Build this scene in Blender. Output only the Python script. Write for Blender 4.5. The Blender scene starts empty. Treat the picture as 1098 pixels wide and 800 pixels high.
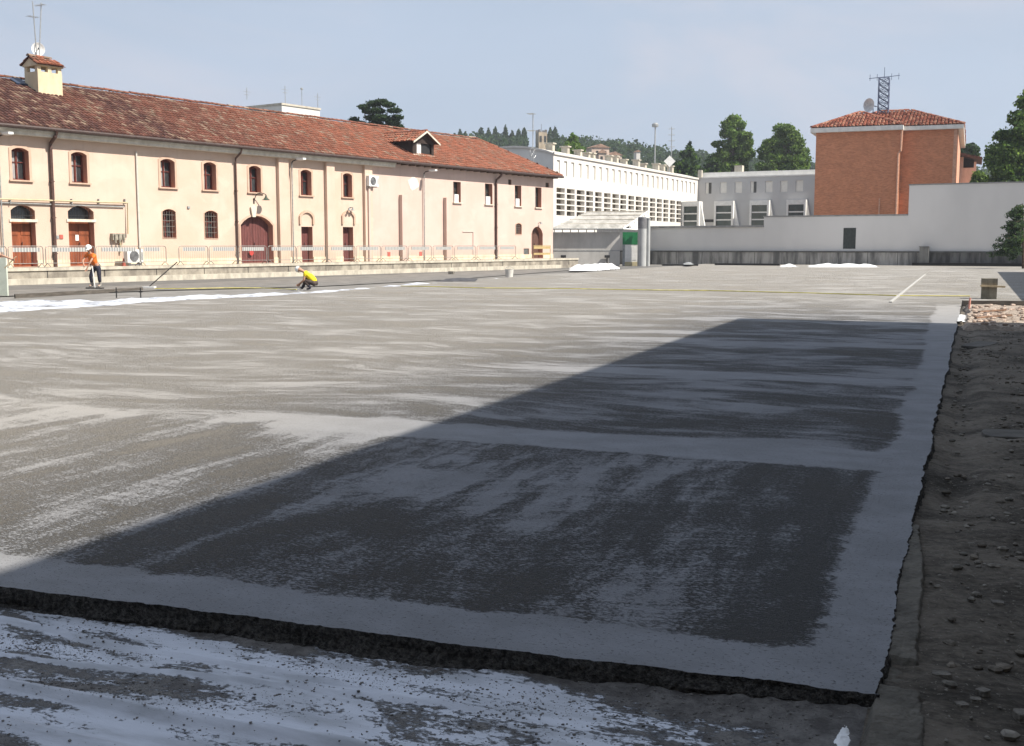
import bpy, bmesh, math, random
from mathutils import Vector, Matrix, noise, Quaternion
random.seed(7)
R = math.radians
# ------------------------------------------------------------------ camera, sky, sun, exposure
W0, H0, FPX = 1098.0, 800.0, 1200.0
EYE = 1.65
PITCH = math.atan(137.0 / FPX)
scn = bpy.context.scene
col = scn.collection
cam_d = bpy.data.cameras.new('camera'); cam = bpy.data.objects.new('camera', cam_d); col.objects.link(cam)
cam.location = (0, 0, EYE); cam.rotation_euler = (R(90) - PITCH, 0, 0)
cam_d.sensor_width = 36; cam_d.lens = 36 * FPX / W0; cam_d.clip_start = .05; cam_d.clip_end = 3000
scn.camera = cam
SUN_AZ = (0.93, -0.37); SUN_EL = R(47)
world = bpy.data.worlds.new('World'); scn.world = world; world.use_nodes = True
wn = world.node_tree; wn.nodes.clear()
wo = wn.nodes.new('ShaderNodeOutputWorld'); bg = wn.nodes.new('ShaderNodeBackground')
sky = wn.nodes.new('ShaderNodeTexSky'); sky.sky_type = 'NISHITA'; sky.sun_disc = False
sky.sun_elevation = SUN_EL; sky.sun_rotation = math.atan2(SUN_AZ[0], SUN_AZ[1])
sky.air_density = 1.0; sky.dust_density = 3.0; sky.ozone_density = 1.5; sky.altitude = 100
# thin high haze in the sky: whiter, faintly streaked veil
tc = wn.nodes.new('ShaderNodeTexCoord'); mp = wn.nodes.new('ShaderNodeMapping'); mp.inputs['Scale'].default_value = (1.2, 1.2, 5)
nz = wn.nodes.new('ShaderNodeTexNoise'); nz.inputs['Scale'].default_value = 1.6; nz.inputs['Detail'].default_value = 5; nz.inputs['Roughness'].default_value = .5
mr = wn.nodes.new('ShaderNodeMapRange'); mr.inputs['From Min'].default_value = .35; mr.inputs['From Max'].default_value = .7
mr.inputs['To Min'].default_value = .78; mr.inputs['To Max'].default_value = .97
mxs = wn.nodes.new('ShaderNodeMix'); mxs.data_type = 'RGBA'; mxs.inputs['B'].default_value = (5.2, 6.25, 7.9, 1)
wn.links.new(tc.outputs['Generated'], mp.inputs['Vector']); wn.links.new(mp.outputs['Vector'], nz.inputs['Vector'])
wn.links.new(nz.outputs['Fac'], mr.inputs['Value']); wn.links.new(mr.outputs['Result'], mxs.inputs['Factor'])
wn.links.new(sky.outputs['Color'], mxs.inputs['A']); 
nz2 = wn.nodes.new('ShaderNodeTexNoise'); nz2.inputs['Scale'].default_value = 2.3; nz2.inputs['Detail'].default_value = 8; nz2.inputs['Roughness'].default_value = .6; nz2.inputs['Distortion'].default_value = .6
mp2 = wn.nodes.new('ShaderNodeMapping'); mp2.inputs['Scale'].default_value = (1.0, 1.0, 3.2); mp2.inputs['Location'].default_value = (3.1, .4, 0)
mr2 = wn.nodes.new('ShaderNodeMapRange'); mr2.interpolation_type = 'SMOOTHSTEP'; mr2.inputs['From Min'].default_value = .46; mr2.inputs['From Max'].default_value = .68; mr2.inputs['To Max'].default_value = .5
mx2 = wn.nodes.new('ShaderNodeMix'); mx2.data_type = 'RGBA'; mx2.inputs['B'].default_value = (6.9, 6.75, 7.5, 1)
wn.links.new(tc.outputs['Generated'], mp2.inputs['Vector']); wn.links.new(mp2.outputs['Vector'], nz2.inputs['Vector']); wn.links.new(nz2.outputs['Fac'], mr2.inputs['Value'])
wn.links.new(mr2.outputs['Result'], mx2.inputs['Factor']); wn.links.new(mxs.outputs['Result'], mx2.inputs['A']); wn.links.new(mx2.outputs['Result'], bg.inputs['Color'])
bg.inputs['Strength'].default_value = 0.0575
wn.links.new(bg.outputs['Background'], wo.inputs['Surface'])
sd = bpy.data.lights.new('sun', 'SUN'); sun = bpy.data.objects.new('sun', sd); col.objects.link(sun)
sd.energy = 5.0; sd.angle = R(.53); sd.color = (1, .93, .82)
S = Vector((SUN_AZ[0] * math.cos(SUN_EL), SUN_AZ[1] * math.cos(SUN_EL), math.sin(SUN_EL)))
sun.rotation_euler = S.to_track_quat('Z', 'Y').to_euler()
vs = scn.view_settings; vs.view_transform = 'Standard'; vs.look = 'None'; vs.exposure = 0.80; vs.gamma = 1

# ------------------------------------------------------------------ measuring helpers
EYEV = Vector((0, 0, EYE))
def ray(px, py):
    u = px - W0 / 2; v = H0 / 2 - py
    return Vector((u, FPX * math.cos(PITCH) + v * math.sin(PITCH), -FPX * math.sin(PITCH) + v * math.cos(PITCH)))
def G(px, py, z=0.0):
    r = ray(px, py); return EYEV + r * ((z - EYE) / r.z)
def at(px, py, Y):
    r = ray(px, py); return EYEV + r * (Y / r.y)
def vpdir(px):
    d = Vector((px - W0 / 2, FPX / math.cos(PITCH), 0)); d.normalize(); return d
class Frame:
    """a facade: origin at ground, x along it, y into the building"""
    def __init__(s, o, d):
        s.o = Vector((o[0], o[1], 0)); s.d = Vector((d[0], d[1], 0)).normalized(); s.m = Vector((-s.d.y, s.d.x, 0))
    def at(s, px, py, off=0.0):
        r = ray(px, py); n = s.m
        t = ((s.o - EYEV).dot(n) + off) / r.dot(n)
        p = EYEV + r * t
        return ((p - s.o).dot(s.d), p.z)
    def s(s_, px, off=0.0, py=240): return s_.at(px, py, off)[0]
    def rot(s): return math.atan2(s.d.y, s.d.x)
    def w(s, x, y, z=0): return s.o + s.d * x + s.m * y + Vector((0, 0, z))
    def local_ray(s, px, py):
        r = ray(px, py); e = EYEV - s.o
        return Vector((e.dot(s.d), e.dot(s.m), EYE)), Vector((r.dot(s.d), r.dot(s.m), r.z))

# ------------------------------------------------------------------ materials
MATS = {}
def newmat(name):
    m = bpy.data.materials.new(name); m.use_nodes = True
    return m, m.node_tree, m.node_tree.nodes['Principled BSDF']
def mat(name, c, rough=.8, var=.12, scale=3.0, bump=0.0, bscale=None, metal=0, stretch=(1, 1, 1), c2=None, lo=.4, hi=.65, spec=.3, detail=6):
    if name in MATS: return MATS[name]
    m, t, b = newmat(name); N = t.nodes; L = t.links
    tc = N.new('ShaderNodeTexCoord'); mp = N.new('ShaderNodeMapping'); mp.inputs['Scale'].default_value = stretch
    n = N.new('ShaderNodeTexNoise'); n.inputs['Scale'].default_value = scale; n.inputs['Detail'].default_value = detail; n.inputs['Roughness'].default_value = .6
    L.new(tc.outputs['Object'], mp.inputs['Vector']); L.new(mp.outputs['Vector'], n.inputs['Vector'])
    cr = N.new('ShaderNodeValToRGB'); cr.color_ramp.elements[0].position = lo; cr.color_ramp.elements[1].position = hi
    if c2 is None: c2 = tuple(v * (1 - var * 1.6) for v in c); 
    cr.color_ramp.elements[0].color = (*c2, 1); cr.color_ramp.elements[1].color = (*c, 1)
    L.new(n.outputs['Fac'], cr.inputs['Fac']); L.new(cr.outputs['Color'], b.inputs['Base Color'])
    b.inputs['Roughness'].default_value = rough; b.inputs['Metallic'].default_value = metal
    b.inputs['Specular IOR Level'].default_value = spec
    if bump:
        n2 = N.new('ShaderNodeTexNoise'); n2.inputs['Scale'].default_value = bscale or scale * 6; n2.inputs['Detail'].default_value = 8
        L.new(tc.outputs['Object'], n2.inputs['Vector'])
        bp = N.new('ShaderNodeBump'); bp.inputs['Strength'].default_value = bump; bp.inputs['Distance'].default_value = .03
        L.new(n2.outputs['Fac'], bp.inputs['Height']); L.new(bp.outputs['Normal'], b.inputs['Normal'])
    MATS[name] = m; return m
def attr_mat(name, rough=.85, nscale=2.0, namt=.5, trans=0.0):
    if name in MATS: return MATS[name]
    m, t, b = newmat(name); N = t.nodes; L = t.links
    a = N.new('ShaderNodeVertexColor'); a.layer_name = 'Col'
    tc = N.new('ShaderNodeTexCoord'); n = N.new('ShaderNodeTexNoise'); n.inputs['Scale'].default_value = nscale; n.inputs['Detail'].default_value = 6
    L.new(tc.outputs['Object'], n.inputs['Vector'])
    r = N.new('ShaderNodeMapRange'); r.inputs['From Min'].default_value = .3; r.inputs['From Max'].default_value = .7
    r.inputs['To Min'].default_value = 1 - namt; r.inputs['To Max'].default_value = 1 + namt
    L.new(n.outputs['Fac'], r.inputs['Value'])
    v = N.new('ShaderNodeVectorMath'); v.operation = 'SCALE'
    L.new(a.outputs['Color'], v.inputs[0]); L.new(r.outputs['Result'], v.inputs['Scale']); L.new(v.outputs['Vector'], b.inputs['Base Color'])
    b.inputs['Roughness'].default_value = rough; b.inputs['Specular IOR Level'].default_value = .2
    MATS[name] = m; return m

def nodegrp(t):
    N, L = t.nodes, t.links
    def noise_(vec, scale, det=6, rough=.6, dist=0, mapscale=None, rot=None):
        if mapscale:
            mp = N.new('ShaderNodeMapping'); mp.inputs['Scale'].default_value = mapscale
            if rot: mp.inputs['Rotation'].default_value = (0, 0, rot)
            L.new(vec, mp.inputs['Vector']); vec = mp.outputs['Vector']
        n = N.new('ShaderNodeTexNoise'); n.inputs['Scale'].default_value = scale; n.inputs['Detail'].default_value = det
        n.inputs['Roughness'].default_value = rough; n.inputs['Distortion'].default_value = dist
        L.new(vec, n.inputs['Vector']); return n.outputs['Fac']
    def m_(op, a, b=None, c=None):
        x = N.new('ShaderNodeMath'); x.operation = op
        for i, v in enumerate((a, b, c)):
            if v is None: continue
            if isinstance(v, (int, float)): x.inputs[i].default_value = v
            else: L.new(v, x.inputs[i])
        return x.outputs[0]
    def ss(v, lo, hi, a=0.0, b=1.0):
        x = N.new('ShaderNodeMapRange'); x.interpolation_type = 'SMOOTHSTEP'
        for nm, q in (('From Min', lo), ('From Max', hi), ('To Min', a), ('To Max', b)): x.inputs[nm].default_value = q
        L.new(v, x.inputs['Value']); return x.outputs['Result']
    def mix(f, a, b):
        x = N.new('ShaderNodeMix'); x.data_type = 'RGBA'
        if isinstance(f, (int, float)): x.inputs['Factor'].default_value = f
        else: L.new(f, x.inputs['Factor'])
        for k, v in (('A', a), ('B', b)):
            if isinstance(v, tuple): x.inputs[k].default_value = (*v, 1)
            else: L.new(v, x.inputs[k])
        return x.outputs['Result']
    def bump(h, st, dist=.02):
        x = N.new('ShaderNodeBump'); x.inputs['Strength'].default_value = st; x.inputs['Distance'].default_value = dist
        L.new(h, x.inputs['Height']); return x.outputs['Normal']
    tc = N.new('ShaderNodeTexCoord'); P = tc.outputs['Object']
    sp = N.new('ShaderNodeSeparateXYZ'); L.new(P, sp.inputs[0])
    return noise_, m_, ss, mix, bump, P, sp

# ------------------------------------------------------------------ mesh helpers
class MB:
    def __init__(s): s.v = []; s.f = []; s.mi = []; s.c = []
    def add(s, vs, fs, mi=0, c=None):
        k = len(s.v); s.v += [tuple(v) for v in vs]
        for f in fs: s.f.append([k + i for i in f]); s.mi.append(mi); s.c.append(c)
    def quad(s, a, b, c, d, mi=0, col_=None): s.add([a, b, c, d], [(0, 1, 2, 3)], mi, col_)
    def box(s, x0, x1, y0, y1, z0, z1, mi=0, c=None, M=None):
        if x0 > x1: x0, x1 = x1, x0
        if y0 > y1: y0, y1 = y1, y0
        if z0 > z1: z0, z1 = z1, z0
        vs = [Vector((x, y, z)) for z in (z0, z1) for y in (y0, y1) for x in (x0, x1)]
        if M: vs = [M @ v for v in vs]
        s.add(vs, [(0, 2, 3, 1), (4, 5, 7, 6), (0, 1, 5, 4), (2, 6, 7, 3), (1, 3, 7, 5), (0, 4, 6, 2)], mi, c)
    def tube(s, pts, r, n=8, cap=True, mi=0, c=None):
        pts = [Vector(p) for p in pts]; rs = r if isinstance(r, (list, tuple)) else [r] * len(pts)
        rings = []
        for i, p in enumerate(pts):
            d = (pts[min(i + 1, len(pts) - 1)] - pts[max(i - 1, 0)])
            if d.length < 1e-6: d = Vector((0, 0, 1))
            d.normalize(); a = Vector((0, 0, 1)) if abs(d.z) < .9 else Vector((1, 0, 0))
            u = d.cross(a).normalized(); w = d.cross(u)
            rings.append([p + (u * math.cos(2 * math.pi * j / n) + w * math.sin(2 * math.pi * j / n)) * rs[i] for j in range(n)])
        vs = [v for rg in rings for v in rg]; fs = []
        for i in range(len(pts) - 1):
            for j in range(n): fs.append((i * n + j, i * n + (j + 1) % n, (i + 1) * n + (j + 1) % n, (i + 1) * n + j))
        if cap: fs.append(tuple(range(n))[::-1]); fs.append(tuple((len(pts) - 1) * n + j for j in range(n)))
        s.add(vs, fs, mi, c)
    def lathe(s, prof, cx=0, cy=0, n=16, mi=0):
        vs = [(cx + r * math.cos(2 * math.pi * j / n), cy + r * math.sin(2 * math.pi * j / n), z) for r, z in prof for j in range(n)]
        fs = [(i * n + j, i * n + (j + 1) % n, (i + 1) * n + (j + 1) % n, (i + 1) * n + j) for i in range(len(prof) - 1) for j in range(n)]
        s.add(vs, fs, mi)
    def prism(s, poly, y0, y1, mi=0):
        """poly in (x,z), extruded along y"""
        n = len(poly); vs = [(x, y0, z) for x, z in poly] + [(x, y1, z) for x, z in poly]
        fs = [tuple(range(n)), tuple(range(2 * n - 1, n - 1, -1))] + [(i, n + i, n + (i + 1) % n, (i + 1) % n) for i in range(n)]
        s.add(vs, fs, mi)
    def build(s, name, ms, parent=None, smooth=False, loc=None, rz=None):
        me = bpy.data.meshes.new(name); me.from_pydata(s.v, [], s.f)
        ms = ms if isinstance(ms, (list, tuple)) else [ms]
        for m in ms: me.materials.append(m)
        if len(ms) > 1: me.polygons.foreach_set('material_index', s.mi)
        if any(c is not None for c in s.c):
            a = me.color_attributes.new('Col', 'FLOAT_COLOR', 'CORNER'); buf = []
            for f, c in zip(s.f, s.c):
                c = c or (.5, .5, .5)
                for _ in f: buf += [c[0], c[1], c[2], 1]
            a.data.foreach_set('color', buf)
        bm = bmesh.new(); bm.from_mesh(me)
        if len(s.f) < 30000: bmesh.ops.recalc_face_normals(bm, faces=bm.faces)
        bm.to_mesh(me); bm.free()
        if smooth: me.polygons.foreach_set('use_smooth', [True] * len(me.polygons))
        me.update()
        o = bpy.data.objects.new(name, me); col.objects.link(o)
        if parent: o.parent = parent
        if loc is not None: o.location = loc
        if rz is not None: o.rotation_euler = (0, 0, rz)
        return o
def tag(o, label=None, cat=None, group=None, kind=None):
    if label: o['label'] = label
    if cat: o['category'] = cat
    if group: o['group'] = group
    if kind: o['kind'] = kind
    return o
def empty(name, loc=(0, 0, 0), rz=0, label=None, cat=None, group=None, kind=None):
    o = bpy.data.objects.new(name, None); col.objects.link(o); o.location = loc; o.rotation_euler = (0, 0, rz); o.empty_display_size = .2
    return tag(o, label, cat, group, kind)
def fill(poly, holes, name, m, parent, f3, rev=None, rdepth=.3):
    """flat wall with openings: poly/holes as lists of 2D points; f3 maps (a,b,depth) to 3D; reveals go 'rdepth' in"""
    bm = bmesh.new(); edges = []
    for lp in [poly] + holes:
        vs = [bm.verts.new(f3(a, b, 0)) for a, b in lp]
        edges += [bm.edges.new((vs[i], vs[(i + 1) % len(vs)])) for i in range(len(vs))]
    bmesh.ops.triangle_fill(bm, use_beauty=True, use_dissolve=False, edges=edges)
    for f in bm.faces: f.material_index = 0
    for lp in holes:
        n = len(lp)
        fr = [bm.verts.new(f3(a, b, 0)) for a, b in lp]; bk = [bm.verts.new(f3(a, b, rdepth)) for a, b in lp]
        for i in range(n):
            f = bm.faces.new((fr[i], fr[(i + 1) % n], bk[(i + 1) % n], bk[i])); f.material_index = 1
    me = bpy.data.meshes.new(name); bm.to_mesh(me); bm.free()
    me.materials.append(m); me.materials.append(rev or m)
    o = bpy.data.objects.new(name, me); col.objects.link(o); o.parent = parent
    return o
def arch_loop(x0, x1, z0, z1, rise, n=8):
    if rise <= 0: return [(x0, z0), (x1, z0), (x1, z1), (x0, z1)]
    p = [(x0, z0), (x1, z0)]; c = (x0 + x1) / 2; hw = (x1 - x0) / 2; rad = (hw * hw + rise * rise) / (2 * rise); cz = z1 - rad
    a0 = math.asin(min(1, hw / rad))
    for i in range(n + 1):
        a = a0 - 2 * a0 * i / n
        p.append((c + rad * math.sin(a), cz + rad * math.cos(a)))
    return p
def leaves(mb, blobs, n, size, cols, flat=.0, shell=.55):
    tot = sum(b[1][0] * b[1][1] + b[1][2] * b[1][0] for b in blobs)
    for ctr, rad in blobs:
        k = max(6, int(n * (rad[0] * rad[1] + rad[2] * rad[0]) / tot)); bc = random.uniform(.8, 1.25)
        for _ in range(k):
            d = Vector((random.gauss(0, 1), random.gauss(0, 1), random.gauss(0, 1))).normalized()
            q = random.uniform(shell, 1.0) ** .7 * (random.uniform(1.05, 1.4) if random.random() < .16 else 1) * (1 + .16 * noise.noise(d * 2.3 + Vector(ctr)))
            p = Vector((ctr[0] + d.x * rad[0] * q, ctr[1] + d.y * rad[1] * q, ctr[2] + d.z * rad[2] * q))
            a = Vector((random.gauss(0, 1), random.gauss(0, 1), random.gauss(0, 1) * (1 - flat))).normalized()
            b = a.cross(Vector((random.gauss(0, 1), random.gauss(0, 1), random.gauss(0, 1) * .7 + flat * 2))).normalized()
            s = size * random.uniform(.5, 1.3); c = random.choice(cols); j = bc * random.uniform(.7, 1.3)
            mb.quad(p - a * s * .5, p + b * s * .45, p + a * s * .6, p - b * s * .45, 0, (c[0] * j, c[1] * j, c[2] * j))
LEAF = attr_mat('foliage', .75, .8, .25)
BARK = mat('bark', (.10, .07, .05), .9, .4, 6, .6)
_nt = LEAF.node_tree; _pb = _nt.nodes['Principled BSDF']; _tr = _nt.nodes.new('ShaderNodeBsdfTranslucent'); _ms = _nt.nodes.new('ShaderNodeMixShader'); _ms.inputs[0].default_value = .42
_src = _pb.inputs['Base Color'].links[0].from_socket; _sc = _nt.nodes.new('ShaderNodeVectorMath'); _sc.operation = 'MULTIPLY'; _sc.inputs[1].default_value = (1.5, 1.6, .8)
_nt.links.new(_src, _sc.inputs[0]); _nt.links.new(_sc.outputs[0], _tr.inputs['Color']); _nt.links.new(_pb.outputs[0], _ms.inputs[1]); _nt.links.new(_tr.outputs[0], _ms.inputs[2])
_nt.links.new(_ms.outputs[0], _nt.nodes['Material Output'].inputs['Surface'])
GREEN = [(.09, .15, .045), (.12, .18, .055), (.06, .105, .034), (.15, .21, .07)]
DARK = [(.038, .066, .034), (.052, .082, .038), (.028, .05, .03)]

# ------------------------------------------------------------------ frames
SLAB_X = Vector((.925, -.38, 0)).normalized(); SLAB_Y = Vector((.38, .925, 0)).normalized()
SLAB_O = G(943, 746.5, 0)
SROT = math.atan2(SLAB_X.y, SLAB_X.x)
def SL(x, y, z=0): return SLAB_O + SLAB_X * x + SLAB_Y * y + Vector((0, 0, z))
def toSL(p): q = Vector(p) - SLAB_O; return (q.dot(SLAB_X), q.dot(SLAB_Y))
GZ = -.10
dA = vpdir(1385); mA = Vector((-dA.y, dA.x, 0))
PLAT = 2.0
A = Frame(G(0, 306, GZ) + mA * PLAT, dA)

# ------------------------------------------------------------------ ground shaders
def N_V(t, P, sc):
    N, L = t.nodes, t.links
    mp = N.new('ShaderNodeMapping'); mp.inputs['Scale'].default_value = sc; L.new(P, mp.inputs['Vector'])
    v = N.new('ShaderNodeTexVoronoi'); v.inputs['Scale'].default_value = 1.0; L.new(mp.outputs[0], v.inputs['Vector']); return v.outputs['Distance']
def slab_material():
    m, t, b = newmat('fresh_concrete'); noise_, m_, ss, mix, bump, P, sp = nodegrp(t); L = t.links
    X, Y = sp.outputs['X'], sp.outputs['Y']
    wob = m_('MULTIPLY', m_('SUBTRACT', noise_(P, .9, 4), .5), .30)
    wobf = m_('MULTIPLY', m_('SUBTRACT', noise_(P, 22, 5), .5), .07)
    Xw = m_('ADD', m_('ADD', X, wob), wobf); Yw = m_('ADD', m_('ADD', Y, wob), wobf)
    # rake marks swing in arcs: bend the coordinates with slow noise
    bend = m_('MULTIPLY', m_('SUBTRACT', noise_(P, .22, 2, .4), .5), 3.2)
    cmb = t.nodes.new('ShaderNodeCombineXYZ'); L.new(X, cmb.inputs[0]); L.new(m_('ADD', Y, bend), cmb.inputs[1]); PB = cmb.outputs[0]
    lat = noise_(PB, 1.0, 5, .62, .5, (.42, 1.15, 1), R(-4))
    lat2 = noise_(PB, 1.0, 5, .65, .4, (1.3, 4.6, 1), R(5))
    lon = noise_(P, 1.0, 5, .55, .7, (1.5, .34, 1), R(14))
    lon2 = noise_(P, 1.0, 5, .62, .8, (5.0, 1.5, 1), R(8))
    sel = ss(Yw, 4.4, 4.9)
    A1 = m_('ADD', m_('MULTIPLY', lon, .65), m_('MULTIPLY', lon2, .35)); A2 = m_('ADD', m_('MULTIPLY', lat, .62), m_('MULTIPLY', lat2, .38))
    st = m_('ADD', m_('MULTIPLY', A1, m_('SUBTRACT', 1.0, sel)), m_('MULTIPLY', A2, sel))
    fine = noise_(P, 1.0, 8, .78, 0, (30, 58, 20)); mid = noise_(P, 1.0, 6, .7, .3, (6, 15, 5))
    inx = m_('MAXIMUM', ss(Y, 24, 31), ss(m_('SUBTRACT', m_('MULTIPLY', Xw, -1.0), m_('MULTIPLY', ss(Y, 10, 24), .25)), .24, .42, 0, 1))
    iny = ss(m_('SUBTRACT', Yw, m_('MULTIPLY', X, .054)), .36, .5, 0, 1)
    ins = m_('MULTIPLY', inx, iny)
    dk = m_('MULTIPLY', ss(Xw, -.85, -.5, 0, 1), ss(Y, 4, 9, 1, .15))
    for y0, y1, s0 in ((4.4, 5.0, 1.0), (9.72, 10.2, .8), (14.8, 15.3, .4), (20.2, 20.7, .25)):
        up = ss(Yw, y0 - .12, y0 + .04); dn = ss(Yw, y1 - .05, y1 + .3, 1, 0)
        ins = m_('MULTIPLY', ins, m_('SUBTRACT', 1.0, m_('MULTIPLY', m_('MULTIPLY', m_('MULTIPLY', up, dn), s0), ss(X, -3.5, -7.0, 1, .22))))
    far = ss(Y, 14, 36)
    vo = N_V(t, P, (42, 78, 30)); vo2 = N_V(t, P, (95, 150, 60))
    grain = m_('ADD', m_('MULTIPLY', m_('SUBTRACT', fine, .5), 1.0), m_('ADD', m_('MULTIPLY', m_('SUBTRACT', vo, .5), .26), m_('MULTIPLY', m_('SUBTRACT', vo2, .5), .16)))
    patchy = noise_(P, 1.0, 3, .5, .3, (.42, .5, 1))
    low = m_('ADD', m_('ADD', m_('MULTIPLY', m_('SUBTRACT', st, .5), 2.3), m_('MULTIPLY', m_('SUBTRACT', patchy, .5), .8)), m_('MULTIPLY', dk, .16))
    strokes = noise_(PB, 1.0, 5, .65, .2, (2.2, 17, 5))
    low = m_('ADD', low, m_('MULTIPLY', m_('SUBTRACT', strokes, .5), .55))
    low = m_('SUBTRACT', m_('SUBTRACT', low, .06), m_('MULTIPLY', m_('SUBTRACT', 1.0, ins), .50))
    cov = ss(m_('MULTIPLY', low, ss(X, -3.0, -9.0, 1, .6)), -.30, .36)
    g = ss(grain, -.15, .15)
    rgh = ss(m_('ADD', cov, m_('MULTIPLY', m_('MULTIPLY', m_('SUBTRACT', g, .5), .8), m_('ADD', ss(cov, .02, .3, .3, .75), m_('MULTIPLY', ins, .3)))), .14, .90)
    smooth = mix(ss(noise_(P, 1.0, 7, .65, .3, (1.8, 2.6, 1)), .35, .68), (.158, .164, .178), (.198, .206, .225))  # near zone: darker bluish tone, shade painted into the colour
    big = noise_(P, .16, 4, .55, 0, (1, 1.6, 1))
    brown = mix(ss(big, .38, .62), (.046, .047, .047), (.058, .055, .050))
    dark = mix(far, brown, (.295, .273, .238))  # far zone brightened in colour to look sunlit
    lit_left = ss(X, -2.5, -9.0)
    dark = mix(m_('MULTIPLY', lit_left, .9), dark, (.305, .276, .234))
    smooth = mix(m_('MULTIPLY', m_('MAXIMUM', lit_left, far), .85), smooth, (.36, .34, .31))  # sunlit left and far zones painted lighter and warmer than the shaded part
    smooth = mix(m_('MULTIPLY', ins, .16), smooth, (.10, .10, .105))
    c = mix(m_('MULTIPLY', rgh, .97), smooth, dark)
    sp1 = ss(noise_(P, 1.0, 4, .6, 0, (50, 75, 40)), .60, .68)
    c = mix(m_('MULTIPLY', sp1, m_('SUBTRACT', .6, m_('MULTIPLY', lit_left, .35))), c, (.05, .048, .045))
    milk = m_('MULTIPLY', ss(m_('ADD', m_('MULTIPLY', noise_(PB, 1, 7, .66, .8, (.20, .75, 1), R(-5)), .75), m_('MULTIPLY', mid, .25)), .46, .66), ss(Y, 6, 32))
    c = mix(m_('MULTIPLY', milk, .30), c, (.39, .385, .375))
    L.new(c, b.inputs['Base Color']); b.inputs['Roughness'].default_value = .82; b.inputs['Specular IOR Level'].default_value = .25
    h = m_('ADD', m_('MULTIPLY', m_('MULTIPLY', m_('ADD', fine, m_('MULTIPLY', mid, .6)), m_('ADD', m_('MULTIPLY', rgh, 1.0), .12)), 1.0), m_('MULTIPLY', sp1, -.2))
    L.new(bump(h, .9, .02), b.inputs['Normal'])
    return m
def membrane_material(far=False):
    m, t, b = newmat('white_sheet_far' if far else 'white_sheet'); noise_, m_, ss, mix, bump, P, sp = nodegrp(t); L = t.links
    big = noise_(P, 1.0, 5, .6, .8, (.9, 3.0, 1)); fine = noise_(P, 1.0, 8, .75, .2, (30, 48, 20)); mid = noise_(P, 1, 6, .65, .3, (4, 13, 4))
    v = m_('ADD', m_('ADD', m_('MULTIPLY', big, .60), m_('MULTIPLY', mid, .34)), m_('MULTIPLY', fine, .44))
    # more spilt mortar towards the slab and to the right
    Y, X = sp.outputs['Y'], sp.outputs['X']
    v = m_('ADD', v, m_('ADD', ss(Y, -.30, -.06, 0, .17), ss(X, -1.4, 0, -.035, .10)) if not far else -.07)
    if not far:
        va = t.nodes.new('ShaderNodeVertexColor'); va.layer_name = 'Fold'; sx_ = t.nodes.new('ShaderNodeSeparateColor'); L.new(va.outputs['Color'], sx_.inputs[0])
        v = m_('SUBTRACT', v, m_('MULTIPLY', sx_.outputs[0], .30))
    d = ss(v, .675, .735)
    mud = mix(ss(noise_(P, 9, 6, .7), .35, .65), (.09, .083, .08), (.21, .20, .19))
    wh = mix(ss(noise_(P, 1.0, 6, .6, 0, (1.5, 6, 1)), .35, .6), (.38, .40, .44), (.56, .59, .66))
    c = mix(d, wh, mud)
    L.new(c, b.inputs['Base Color']); b.inputs['Roughness'].default_value = .6; b.inputs['Specular IOR Level'].default_value = .3
    h = m_('ADD', m_('MULTIPLY', m_('MULTIPLY', d, m_('ADD', fine, .3)), 1.0), m_('MULTIPLY', mid, .25))
    L.new(bump(h, .9, .02), b.inputs['Normal'])
    return m
def dirt_material(name='trodden_dirt', lo=(.045, .040, .035), hi=(.16, .145, .125), st=(1, 1, 1)):
    m, t, b = newmat(name); noise_, m_, ss, mix, bump, P, sp = nodegrp(t); L = t.links
    big = noise_(P, 1.0, 6, .62, .5, (.7 * st[0], 1.4 * st[1], 1)); fine = noise_(P, 1.0, 8, .7, 0, (18, 30, 18))
    v = m_('ADD', m_('MULTIPLY', big, .7), m_('MULTIPLY', fine, .42))
    c = mix(ss(v, .42, .70), lo, hi)
    c = mix(ss(noise_(P, 55, 3, .5), .64, .70), c, (.24, .22, .19))
    L.new(c, b.inputs['Base Color']); b.inputs['Roughness'].default_value = .92; b.inputs['Specular IOR Level'].default_value = .15
    L.new(bump(m_('ADD', fine, m_('MULTIPLY', big, .6)), .9, .04), b.inputs['Normal'])
    return m

# ------------------------------------------------------------------ setting: ground sheets
def sheet(name, pts, z, m, frame=True):
    bm = bmesh.new(); vs = [bm.verts.new((p[0], p[1], 0)) for p in pts]
    es = [bm.edges.new((vs[i], vs[(i + 1) % len(vs)])) for i in range(len(vs))]
    bmesh.ops.triangle_fill(bm, use_beauty=True, edges=es)
    for f in bm.faces:
        if f.normal.z < 0: f.normal_flip()
    me = bpy.data.meshes.new(name); bm.to_mesh(me); bm.free(); me.materials.append(m)
    o = bpy.data.objects.new(name, me); col.objects.link(o)
    if frame: o.location = SLAB_O + Vector((0, 0, z - SLAB_O.z)); o.rotation_euler = (0, 0, SROT)
    else: o.location = (0, 0, z)
    return tag(o, kind='structure')
yard = mat('old_yard_asphalt', (.23, .22, .205), .9, .2, .8, .4, 12, stretch=(1, 1, 1))
sheet('ground', [(-1500, -600), (1500, -600), (1500, 2500), (-1500, 2500)], GZ - .004, yard, False)

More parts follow.
